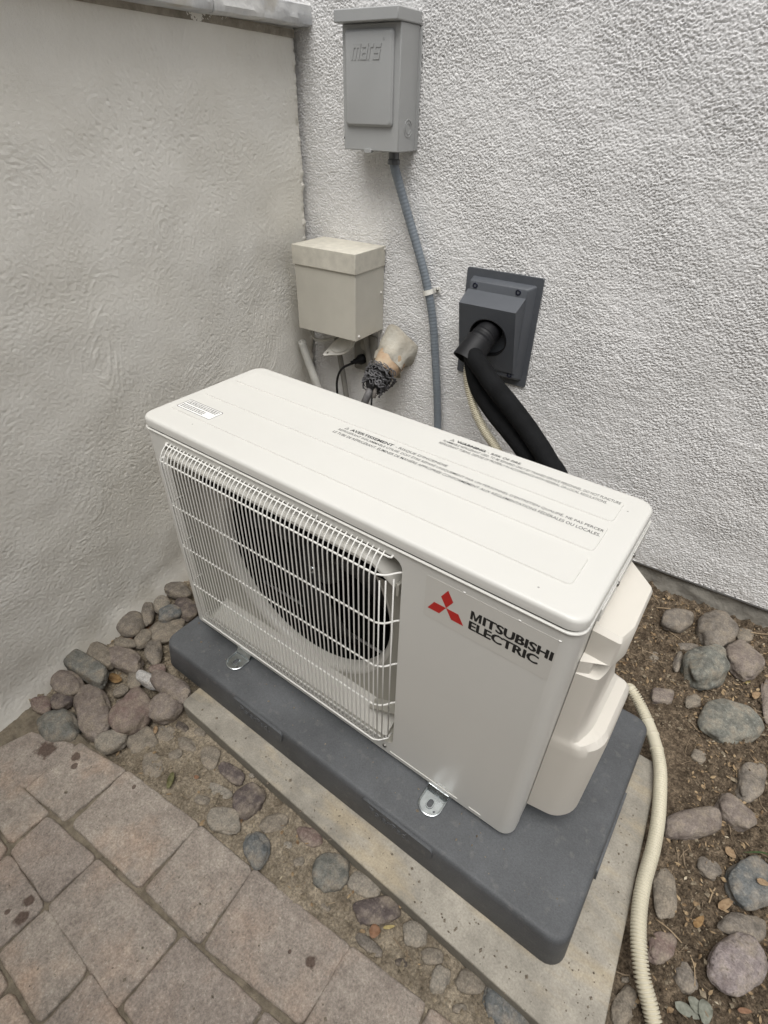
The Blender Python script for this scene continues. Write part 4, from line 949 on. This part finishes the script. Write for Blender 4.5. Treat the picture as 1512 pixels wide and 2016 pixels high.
# ================================================================== COBBLES
DUST = (.25,.21,.16)
def stone_mat(name, c, c2, sp=.35, spc=(.10,.09,.08), vs=22, rough=.72):
    g = lambda q: tuple(.72*x+.28*(sum(q)/3) for x in q)
    m = mat(name, g(c), rough+.08, color2=g(c2), vscale=vs, bump=.8, bscale=170, bdist=.0026, bdetail=8, speck=sp, speckscale=140, speckcol=spc, spec=.22)
    n = m.node_tree.nodes; l = m.node_tree.links; b = n['Principled BSDF']; src = b.inputs['Base Color'].links[0].from_socket
    tc = n.new('ShaderNodeTexCoord'); t = n.new('ShaderNodeTexNoise'); t.inputs['Scale'].default_value = 34; t.inputs['Detail'].default_value = 7; t.inputs['Roughness'].default_value = .65; l.new(tc.outputs['Object'], t.inputs['Vector'])
    r = n.new('ShaderNodeValToRGB'); r.color_ramp.elements[0].position = .44; r.color_ramp.elements[1].position = .66; r.color_ramp.elements[0].color = (0,0,0,1); r.color_ramp.elements[1].color = (.75,.75,.75,1); l.new(t.outputs['Fac'], r.inputs[0])
    x = n.new('ShaderNodeMix'); x.data_type = 'RGBA'; l.new(r.outputs[0], x.inputs[0]); l.new(src, x.inputs[6]); x.inputs[7].default_value = (*DUST, 1); l.new(x.outputs[2], b.inputs['Base Color'])
    return grain(m, 330, .72, 1.25, 75, .80, 1.18)
SM = {
 'grey': stone_mat('stone_grey_brown', (.15,.125,.098), (.27,.23,.185)),
 'pink': stone_mat('stone_pinkish', (.185,.14,.112), (.29,.235,.195)),
 'green': stone_mat('stone_green_grey', (.135,.135,.115), (.24,.235,.20), .5),
 'slate': stone_mat('stone_blue_slate', (.115,.125,.125), (.20,.205,.195), .4, (.32,.32,.30)),
 'tan': stone_mat('stone_tan', (.25,.215,.165), (.34,.30,.235)),
 'purple': stone_mat('stone_purple', (.10,.075,.068), (.18,.14,.125), .3, (.25,.22,.2)),
 'dusty': stone_mat('stone_dust_coated', (.20,.165,.12), (.28,.235,.175), .2),
 'red': stone_mat('stone_reddish', (.20,.125,.10), (.27,.20,.165)),
 'white': stone_mat('stone_pale', (.42,.40,.38), (.60,.58,.55), .15),
 'granite': stone_mat('stone_speckled_pink', (.24,.185,.175), (.36,.30,.285), .85, (.085,.07,.07), 45),
 'brown': stone_mat('stone_dark_brown', (.085,.065,.05), (.15,.12,.095)),
 'mossy': stone_mat('stone_green_mottled', (.12,.115,.095), (.25,.26,.215), .5, (.33,.34,.30), 30),
}
def ico(sub):
    b = bmesh.new(); bmesh.ops.create_icosphere(b, subdivisions=sub, radius=1); v = np.array([x.co[:] for x in b.verts]); f = [tuple(w_.index for w_ in x.verts) for x in b.faces]; b.free(); return v, f
ICO4, ICO3 = ico(5), ico(4)
def soilz(x, y, pile=True): return float(soil_h(np.array([[x]]), np.array([[y]]), pile)[0,0])
GR = 'cobbles lying around the equipment pad'
STONES = []
def stone(cx, cy, a, b, ang, key, label, hk=.62, sink=.42, flatn=None, rough=.15, zoff=0):
    flatn = flatn or rnd.uniform(2.1, 3.3)
    t = math.radians(ang); zc = -.122+zoff
    if cx < 400 and cy < 1480: a, b = a*1.02, b*1.02; hk = hk*1.05; sink = sink-.04 if sink < .5 else sink
    for _ in range(2):
        c = atz(cx, cy, zc); u = atz(cx+a*math.cos(t), cy+a*math.sin(t), zc)-atz(cx-a*math.cos(t), cy-a*math.sin(t), zc); v = atz(cx-b*math.sin(t), cy+b*math.cos(t), zc)-atz(cx+b*math.sin(t), cy-b*math.cos(t), zc)
        u, v = u/2, v/2*.97; hz_ = hk*min(np.linalg.norm(u), np.linalg.norm(v)); zc = max(soilz(c[0], c[1], False), -.14)+hz_*(1-2*sink)+zoff
    big = max(a, b) > 30; vv, ff = ICO4 if big else ICO3; seed = cx*.13+cy*.07
    out = []
    for p in vv:
        q = Vector(p); n1 = noise.noise(q*.9+Vector((seed, 0, 0)))*rough*1.6+noise.noise(q*2.1+Vector((0, seed, 0)))*rough*.6+noise.noise(q*5+Vector((0, 0, seed)))*.030+noise.noise(q*13+Vector((0, seed, seed)))*.012
        # super-ellipse in plan keeps river stones blocky
        k = (abs(q.x)**flatn+abs(q.y)**flatn+abs(q.z)**flatn)**(-1/flatn) if q.length else 1
        q = q*k*(1+n1)*.96
        out.append((u[0]*q.x+v[0]*q.y, u[1]*q.x+v[1]*q.y, hz_*q.z))
    mb = MB(); mb.add([(x+c[0], y+c[1], z+zc) for x, y, z in out], ff, True)
    o = mk(mb, 'cobble', SM[key], loc=(c[0], c[1], zc), recalc=False); tag(o, label, 'stone', GR); STONES.append((c[0], c[1], max(np.linalg.norm(u), np.linalg.norm(v)))); return o
S = stone
# pile at the left, beside the garden wall
S(118,1434,41,34,-5,'green','green-grey speckled cobble at the paver edge, a damp stain beneath it')
S(186,1402,52,39,80,'pink','largest pinkish brown cobble of the left pile, beside the paved corner', .55)
S(220,1459,33,19,-22,'tan','small pale tan oval cobble on the paver edge below the big pinkish one', .6)
S(261,1404,47,33,-52,'red','reddish cobble with a paler right half, right of the largest pinkish one', .6)
S(327,1392,38,29,-28,'pink','brown pinkish cobble touching the left tip of the concrete slab', .7)
S(335,1351,45,21,30,'pink','long purplish-brown cobble leaning on the front left corner of the dark pad', .8, .3, zoff=.012)
S(293,1340,26,13,22,'white','small cobble with a bright white end tucked behind the leaning purplish one', .8, .3, zoff=.006)
S(133,1343,31,26,20,'pink','smooth brown-grey cobble next to the garden wall, above the green-grey speckled one')
S(168,1310,44,21,30,'green','blocky square-ended greenish cobble pointing away from the garden wall', .8, .3, 5, .05, zoff=.008)
S(78,1384,20,19,0,'red','small reddish cobble farthest left, against the garden wall')
S(122,1378,28,17,-35,'purple','small dark cobble wedged left of the largest pinkish one')
S(200,1292,28,21,25,'dusty','dusty tan cobble just above the blocky square-ended one')
S(246,1299,37,23,22,'pink','rounded pinkish-tan cobble in the middle of the left pile')
S(265,1338,14,22,0,'dusty','dusty upright cobble below the rounded pinkish-tan one')
S(303,1283,17,27,5,'grey','grey oval cobble standing by the left end of the dark pad')
S(310,1318,17,10,-10,'red','small reddish cobble mostly hidden by the pad corner')
S(258,1226,27,21,-28,'grey','two-tone brown cobble touching the garden wall, third from the far end of the row')
S(291,1204,12,25,8,'grey','narrow upright grey-brown cobble against the garden wall')
S(318,1189,19,16,-10,'tan','small rounded light brown cobble near the back of the left row, by the wall')
S(348,1160,27,15,5,'grey','flat grey cobble at the very back of the left row, behind the unit corner')
S(364,1196,26,21,35,'purple','dark purple-grey pitted cobble beside the left side of the unit')
S(335,1210,23,14,-15,'slate','grey-blue cobble left of the dark pitted one')
S(330,1240,40,21,-15,'dusty','dusty tan cobble half covered in soil at the back left corner of the pad', .4, .5)
S(245,1265,23,10,5,'dusty','flat soil-coated cobble between the two-tone one and the rounded pinkish-tan one', .5, .5)
S(281,1256,21,12,-35,'dusty','soil-coated cobble tilted beside the orange leaf')
S(238,1361,18,10,-30,'dusty','soil-coated cobble chip in the gap above the reddish cobble', .6, .5)
S(238,1386,10,8,0,'pink','pebble-sized stone between the largest pinkish cobble and the reddish one')
S(277,1458,30,23,-25,'dusty','flat soil-coated cobble sunk in front of the reddish cobble', .35, .55)
S(326,1446,20,17,0,'dusty','sunken soil-coated cobble in front of the slab tip', .35, .58)
S(370,1466,21,14,15,'dusty','small knobbly soil-coated stone left of the slab edge', .5, .55, 2.2, .2)
S(358,1431,13,9,35,'brown','small dark chip just below the slab tip', .5, .5)
S(300,1508,20,27,0,'dusty','flat grey-tan cobble buried level with the soil beside the pavers', .2, .6)
S(414,1492,19,25,5,'dusty','flat cobble buried level with the soil near the slab edge', .2, .6)
# strip between pavers and slab
S(455,1524,27,16,35,'purple','dark purple chipped cobble lying along the slab edge, farthest up the strip', .6, .4, 3)
S(489,1574,34,28,-40,'purple','angular dark purple cobble coated with soil on its left side', .6, .42, 3, .16)
S(442,1617,31,27,0,'tan','round flat tan cobble at the corner of two pavers', .45, .3)
S(506,1669,26,37,-5,'slate','smooth blue-grey oval cobble resting on the paver edge', .6, .25)
S(496,1527,6,5,0,'tan','tiny tan pebble beside the dark purple chipped cobble', .8, .3)
S(540,1622,33,19,-20,'dusty','dusty brown cobble right of the blue-grey oval one', .6, .45)
S(608,1647,28,19,28,'red','peach-brown cobble touching the slab edge', .6, .42)
S(655,1718,36,40,0,'green','large grey-green cobble with a soil collar in the middle of the strip', .5, .42)
S(718,1741,34,24,22,'tan','light tan cobble beside the slab, right of the large grey-green one', .6, .4)
S(742,1794,44,28,-8,'purple','purple cobble with a dusty right end, beneath the light tan one', .5, .45)
S(818,1838,26,28,10,'tan','round cream-tan cobble with creases, close to the slab', .55, .38)
S(728,1863,35,13,38,'grey','narrow grey banded stone at the paver edge beside the orange leaf', .7, .45)
S(853,1882,24,18,0,'dusty','soil-coated cobble below the round cream-tan one', .5, .5)
S(866,1930,19,30,25,'tan','ridged pale stone sticking out of the soil near the bottom of the strip', .7, .5, 3, .18)
S(926,1933,29,27,15,'dusty','dusty brown rounded cobble left of the big dark one at the bottom', .55, .42)
S(998,1982,37,58,-42,'slate','big dark slate cobble at the bottom edge of the photo, by the slab', .5, .35)
S(393,1441,13,9,20,'dusty','small soil-coated stone right of the dark chip by the slab tip', .5, .5)
S(346,1486,15,10,-20,'dusty','small soil-coated stone just above the flat grey-tan buried cobble', .5, .52)
S(432,1558,25,12,25,'tan','pale flat stone skin showing through the soil above the round flat tan cobble', .2, .55)
S(398,1575,15,10,10,'dusty','flat dusty stone in the soil left of the pale flat stone skin', .3, .55)
S(588,1697,13,9,-15,'dusty','little dusty stone between the blue-grey oval and the large grey-green cobble', .5, .5)
S(566,1664,9,7,0,'tan','tiny tan pebble right of the blue-grey oval cobble', .6, .45)
S(640,1785,11,7,20,'dusty','tiny dusty pebble in the soil left of the purple cobble', .5, .5)
S(790,1895,13,9,10,'brown','dark crumbly pebble below the peach-orange curled leaf', .6, .5)
S(905,1985,16,10,-10,'dusty','dusty pebble at the bottom edge left of the big dark slate cobble', .5, .5)
S(700,1698,8,6,0,'brown','tiny dark pebble between the large grey-green cobble and the slab', .7, .45)
# bed at the right
S(1476,1541,27,40,8,'grey','grey-brown oval cobble in the right bed near the frame edge, above the lozenge pair')
S(1366,1619,59,30,-10,'pink','large loaf-shaped brown cobble beside the ribbed drain hose', .75, .25, 3.2, .05)
S(1443,1602,44,22,42,'pink','pinkish lozenge cobble touching the right end of the loaf-shaped one', .75, .3)
S(1477,1739,46,54,-20,'slate','large round grey-green cobble at the right frame edge', .55, .3)
S(1392,1713,27,17,32,'grey','half-buried grey cobble left of the large round grey-green one', .5, .5)
S(1307,1760,24,53,-5,'dusty','long upright dusty cobble right beside the drain hose', .45, .48)
S(1462,1823,46,28,18,'grey','flat dark grey cobble partly under the speckled pink one', .5, .35)
S(1452,1899,57,62,-35,'granite','very large speckled pink heart-shaped cobble at lower right', .55, .25, 2.6, .13, zoff=.006)
S(1301,1865,28,34,10,'red','red-brown cobble next to the hose, below the long upright one', .45, .45)
S(1347,1925,22,36,-25,'grey','grey spindle-shaped cobble in the leaf litter at lower right', .5, .45)
S(1228,1984,23,43,12,'dusty','dusty cobble between the slab corner and the hose at the bottom edge', .45, .45)
S(1231,1929,8,7,0,'dusty','tiny pebble beside the slab corner under the hose', .8)
S(1330,1222,32,20,5,'grey','grey-brown cobble under twigs near the house wall footing, left of the rounded square one', .6, .4)
S(1412,1237,37,36,60,'grey','rounded square cobble with crumbs on top near the house wall', .55, .28, 2.8)
S(1391,1313,44,38,-12,'mossy','smooth egg-shaped grey-green cobble in the upper right bed', .65, .25)
S(1461,1303,38,29,42,'pink','triangular pinkish-grey cobble overlapping behind the egg-shaped one', .55, .3)
S(1334,1304,9,21,12,'grey','thin finger-shaped stone standing in the soil', .9, .4)
S(1303,1373,22,15,6,'pink','small angular block-like stone beside the drain hose top', .6, .42, 5, .08)
S(1437,1424,60,41,22,'mossy','large mottled green-grey cobble half buried in the right bed', .5, .38)
S(1509,1380,10,44,-5,'pink','tall stone cut off by the right frame edge beside the mottled cobble', .6, .4)
S(1466,1252,17,14,20,'dusty','dusty cobble right of the rounded square one, under dry twigs', .6, .45)
S(1288,1294,13,16,-20,'dusty','small buried stone left of the finger-shaped one', .4, .5)
S(1364,1381,17,13,-20,'dusty','soil-coated stone between the block-like one and the mottled one', .4, .5)
S(1375,1492,16,12,30,'dusty','small soil-coated stone below the large mottled cobble', .5, .48)
S(1355,1276,22,9,5,'grey','flat stone peeping from behind the egg-shaped cobble', .6, .4)
# clumped damp soil crumbs under the pile, twigs, leaves, litter
def on_soil(x, y):
    P = (x-CN[0])*NL[0]+(y-CN[1])*NL[1]; Q = (x-CN[0])*NO[0]+(y-CN[1])*NO[1]
    if P < .01 or Q < .012: return False
    if y < TOPE(x)+.004 and not (x < .10 and y > -.30-.0 and P < .12 and y > TOPE(x)-.02): return False
    if x > .09 and x < 1.03 and -.16 < y < .47: return False
    return True
rg2 = random.Random(11); pts_c = []
while len(pts_c) < 22000:
    x = rg2.uniform(-.35, 1.55); y = rg2.uniform(-.34, 1.0)
    right = x > 1.0 or y > .5
    if not on_soil(x, y) or (not right and rg2.random() < .25): continue
    if y > .5 and x < .6 and rg2.random() < .7: continue
    pts_c.append((x, y, right))
OCT = np.array([(1,0,0),(-1,0,0),(0,1,0),(0,-1,0),(0,0,1),(0,0,-1)], float); OF = [(0,2,4),(2,1,4),(1,3,4),(3,0,4),(2,0,5),(1,2,5),(3,1,5),(0,3,5)]
xs_ = np.array([[p[0] for p in pts_c]]); ys_ = np.array([[p[1] for p in pts_c]]); zs_ = soil_h(xs_, ys_)[0]
groups = {'dark': MB(), 'light': MB()}
for i, (x, y, right) in enumerate(pts_c):
    r_ = min(.0055, .0009*math.exp(abs(rg2.gauss(0, .85)))); q = OCT*np.array([rg2.uniform(.7,1.3) for _ in range(3)])*r_; a = rg2.uniform(0, 6.28); ca, sa = math.cos(a), math.sin(a)
    q = np.stack([q[:,0]*ca-q[:,1]*sa+x, q[:,0]*sa+q[:,1]*ca+y, q[:,2]*.8+zs_[i]+r_*.4], 1)
    groups['dark' if right and rg2.random() < .8 else 'light'].add(q.tolist(), OF, False)
cr1 = mk(groups['dark'], 'dark_soil_crumbs', mat('humus_crumbs', (.045,.032,.02), .95, color2=(.13,.098,.062), vscale=260), recalc=False); tag(cr1, 'dark crumbs of soil scattered over the bed', 'soil', kind='stuff')
cr2 = mk(groups['light'], 'dry_soil_crumbs', mat('dry_crumbs', (.17,.14,.095), .95, color2=(.34,.28,.20), vscale=220), recalc=False); tag(cr2, 'dry tan crumbs of soil scattered along the strip', 'soil', kind='stuff')
def chips(n, name, m, test, lmin, lmax, wr):
    mb = MB(); k = 0
    while k < n:
        x = rg2.uniform(-.33, 1.5); y = rg2.uniform(-.33, 1.0)
        if not on_soil(x, y) or not test(x, y): continue
        k += 1; L = rg2.uniform(lmin, lmax); wd = L*rg2.uniform(*wr); a = rg2.uniform(0, 6.28); d = Vector((math.cos(a), math.sin(a), rg2.uniform(-.25,.35))).normalized(); s_ = Vector((-math.sin(a), math.cos(a), rg2.uniform(-.4,.4))).normalized(); c = Vector((x, y, soilz(x, y)+.0022+rg2.random()*.002)); cv = rg2.uniform(-.2,.3)*L
        vs = []
        for t, wf in ((-.5,.15),(-.2,1),(.15,.9),(.5,.1)):
            ct = c+d*L*t+Vector((0,0,cv*(.25-t*t))); vs += [ct+s_*wd*wf*.5, ct-s_*wd*wf*.5]
        mb.add(vs, [(0,1,3,2),(2,3,5,4),(4,5,7,6)])
    o = mk(mb, name, m, recalc=False); return o
inright = lambda x, y: x > 1.0 or y > .55 or rg2.random() < .13
tag(chips(3600, 'leaf_litter', mat('dry_leaf_bits', (.10,.055,.025), .85, color2=(.42,.31,.18), vscale=70), inright, .003, .0125, (.2,.7)), 'brown shredded leaf litter over the soil', 'leaf litter', kind='stuff')
tag(chips(420, 'pale_leaf_litter', mat('pale_leaf_bits', (.33,.27,.17), .8, color2=(.55,.48,.36), vscale=150), inright, .003, .009, (.1,.5)), 'pale dry flakes scattered over the soil', 'leaf litter', kind='stuff')
mb = MB(); k = 0
while k < 480:
    x = rg2.uniform(-.3, 1.5); y = rg2.uniform(-.33, 1.0)
    if not on_soil(x, y) or not inright(x, y): continue
    k += 1; a = rg2.uniform(0, 6.28); L = rg2.uniform(.008, .045); b_ = rg2.uniform(-.4,.4); P = []
    for j in range(5):
        t = j/4; px_, py_ = x+math.cos(a+b_*t)*L*t, y+math.sin(a+b_*t)*L*t; P.append((px_, py_, soilz(px_, py_)+.0022+.0015*rg2.random()))
    mb.tube(P, rg2.uniform(.0005, .0011), 5)
tag(mk(mb, 'fine_twigs', mat('dry_twig', (.12,.085,.052), .9, color2=(.36,.28,.19), vscale=40), recalc=False), 'fine dry twigs and stems among the cobbles', 'twigs', kind='stuff')
# grit blown onto the slab, the pad and the pavers
mb = MB()
for k in range(620):
    if k < 170: x, y, z = rg2.uniform(.11, 1.0), rg2.uniform(-.15, -.095), -.0898; y += SB*(x-.1)*.3
    elif k < 230: x, y, z = rg2.uniform(.945, 1.0), rg2.uniform(-.12, .25), -.0898
    elif k < 300: x, y, z = rg2.uniform(.0, .91), rg2.uniform(-.06, .0), -.0148
    else: x, y, z = rg2.uniform(-.1, .9), rg2.uniform(-.60, -.30), ZP+.0004
    if k >= 300 and y > TOPE(x)-.004: continue
    r_ = min(.0032, .0007*math.exp(abs(rg2.gauss(0, .6)))); q = OCT*np.array([rg2.uniform(.6,1.5) for _ in range(3)])*r_; q[:,2] *= .6
    mb.add((q+np.array([x, y, z+r_*.3])).tolist(), OF, False)
tag(mk(mb, 'loose_grit', mat('loose_grit', (.09,.07,.05), .9, color2=(.30,.26,.20), vscale=160), recalc=False), 'loose grit and crumbs strewn over slab, pad and pavers', 'grit', kind='stuff')
# individual sticks and leaves one can point at
TW = mat('pale_stem', (.36,.27,.17), .8)
def stick(pts, r, label):
    P = []
    for x, y in pts: q = atz(x, y, -.118); q = atz(x, y, soilz(q[0], q[1])+.005); P.append(tuple(q))
    o = mk(MB().tube(spline(P, 4), r, 6), 'twig', TW, recalc=False); tag(o, label, 'twig', 'dry stems on the soil')
stick([(1289,1808),(1318,1830),(1342,1856)], .0011, 'long thin pale stem lying between the drain hose and the speckled cobble')
stick([(1359,1880),(1367,1905),(1368,1941)], .0010, 'pale curved stem left of the speckled pink cobble')
stick([(1292,1196),(1315,1198),(1343,1203)], .0013, 'dry straight twig near the footing of the house wall')
stick([(1311,1239),(1336,1256),(1362,1277)], .0010, 'thin twig running diagonally below the cobble under twigs')
stick([(1478,1245),(1500,1248),(1520,1249)], .0014, 'pale twig at the right edge near the house wall')
stick([(29,1414),(44,1402),(58,1391)], .0014, 'short dark twig on the ground by the foot of the garden wall')
stick([(1396,1777),(1402,1760),(1408,1748)], .0013, 'short bright stem in the litter left of the large round cobble')
def leaf(cx, cy, L, Wp, ang, colr, label, curl=.25, name='fallen_leaf', zo=.006):
    c = atz(cx, cy, -.118); zc = soilz(c[0], c[1])+zo; zc = max(zc, ZP+zo) if c[1] < TOPE(c[0]) else zc; t = math.radians(ang)
    c = atz(cx, cy, zc); d = Vector(atz(cx+L*math.cos(t), cy+L*math.sin(t), zc)-c); s_ = Vector(atz(cx-Wp*math.sin(t), cy+Wp*math.cos(t), zc)-c); c = Vector(c); vs = []; n = 9
    for i in range(n):
        u = -1+2*i/(n-1); wf = (1-u*u)**.6*(1-.25*u) if abs(u) < 1 else .02
        for j in (-1, -.5, 0, .5, 1):
            vs.append(c+d*u+s_*j*wf*(1+.12*noise.noise(Vector((u*4, j, cx))))+Vector((0,0,(abs(j)*.35+u*u*.5)*curl*s_.length+noise.noise(Vector((u*3, j*2, cy)))*.15*s_.length)))
    mb = MB().add(vs, [(i*5+j, i*5+j+1, (i+1)*5+j+1, (i+1)*5+j) for i in range(n-1) for j in range(4)], True)
    m = mat('leaf_'+colr[0], colr[1], .7, color2=colr[2], vscale=160, bump=.3, bscale=500)
    o = mk(mb, name, m, recalc=False); q = o.modifiers.new('s', 'SOLIDIFY'); q.thickness = .0004; tag(o, label, 'leaf', 'fallen leaves'); return o
BR = ('brown', (.16,.085,.03), (.30,.19,.08)); OR = ('rust', (.17,.085,.045), (.27,.15,.085)); TN = ('tan', (.22,.14,.075), (.34,.24,.14)); GG = ('grey_green', (.15,.155,.12), (.25,.255,.21)); YE = ('yellow', (.30,.23,.08), (.42,.34,.16)); GN = ('olive', (.085,.085,.035), (.17,.16,.07))
leaf(228,1337,14,9,20,BR,'brown curled leaf lying in the middle of the left cobble pile', .6)
leaf(252,1253,12,6,5,OR,'orange leaf on the stones near the garden wall', .3)
leaf(297,1233,11,4,-25,OR,'thin orange leaf scrap among the back left stones', .3)
leaf(307,1437,4,8,10,TN,'small tan leaf tip standing in front of the slab tip', .4)
leaf(337,1538,6,17,18,GN,'olive green shrivelled leaf on the soil beside the pavers', .5)
leaf(387,1530,5,4,0,OR,'tiny red-orange leaf scrap on the tan soil', .4)
leaf(738,1834,11,14,10,OR,'peach-orange curled leaf beside the narrow banded stone', .6)
leaf(766,1825,12,4,-10,YE,'small yellow leaf right of the peach-orange curled one', .5)
leaf(790,1780,5,9,10,TN,'golden leaf fragment against the slab edge', .5)
leaf(739,1688,7,4,20,GN,'tiny green leaf lying on the concrete slab', .4, zo=.036)
leaf(1438,1679,15,7,48,TN,'orange-tan pointed leaf right of the loaf-shaped cobble', .3)
leaf(1352,1990,30,11,35,GG,'grey-green leaf at the bottom, right of the drain hose end', .3)
leaf(1388,1992,14,26,-10,GG,'broad grey-green leaf at the bottom edge under the speckled cobble', .3)
leaf(1368,1978,10,20,-30,GG,'narrow grey-green leaf between the two broader ones at the bottom', .3)
leaf(1466,1990,15,6,10,OR,'rusty leaf scrap at the lower right corner', .3)
leaf(1428,1780,18,10,-30,TN,'dull tan crumpled leaf left of the large round cobble', .7)
leaf(1375,1815,14,9,-50,BR,'brown crumpled leaf above the speckled pink cobble', .7)
leaf(1502,1737,14,6,25,TN,'tan leaf fragment lying on top of the large round cobble', .3, zo=.045)
leaf(1488,1369,9,7,-20,TN,'little tan leaf above the mottled cobble', .5)
leaf(1471,1342,6,5,0,YE,'little yellowish seed husk below the triangular cobble', .6)
# weed blades at the right edge
wd = empty('weed_tuft', tuple(atz(1496,1690,-.12)), 'green grassy weed blades poking in at the right edge beside the round cobble', 'weed')
mb = MB(); BL = mat('weed_blade', (.045,.085,.025), .5, var=.3, vscale=60)
c = Vector(atz(1530,1700,-.125))
for (x, y, z) in ((1462,1678,-.085),(1500,1652,-.05),(1508,1640,-.02),(1520,1600,.0)):
    tip = Vector(atz(x, y, z)); mid = (c+tip)/2+Vector((0,0,.02)); P = spline([c, mid, tip], 6); s_ = Vector((.7,-.7,0)); vs = []
    for i, p in enumerate(P): t = i/(len(P)-1); wv = .0028*(1-t)**.7+.0003; vs += [p-s_*wv, p+s_*wv+Vector((0,0,.001))]
    mb.add(vs, [(2*i, 2*i+1, 2*i+3, 2*i+2) for i in range(len(P)-1)], True)
mk(mb, 'blade', BL, wd, recalc=False)
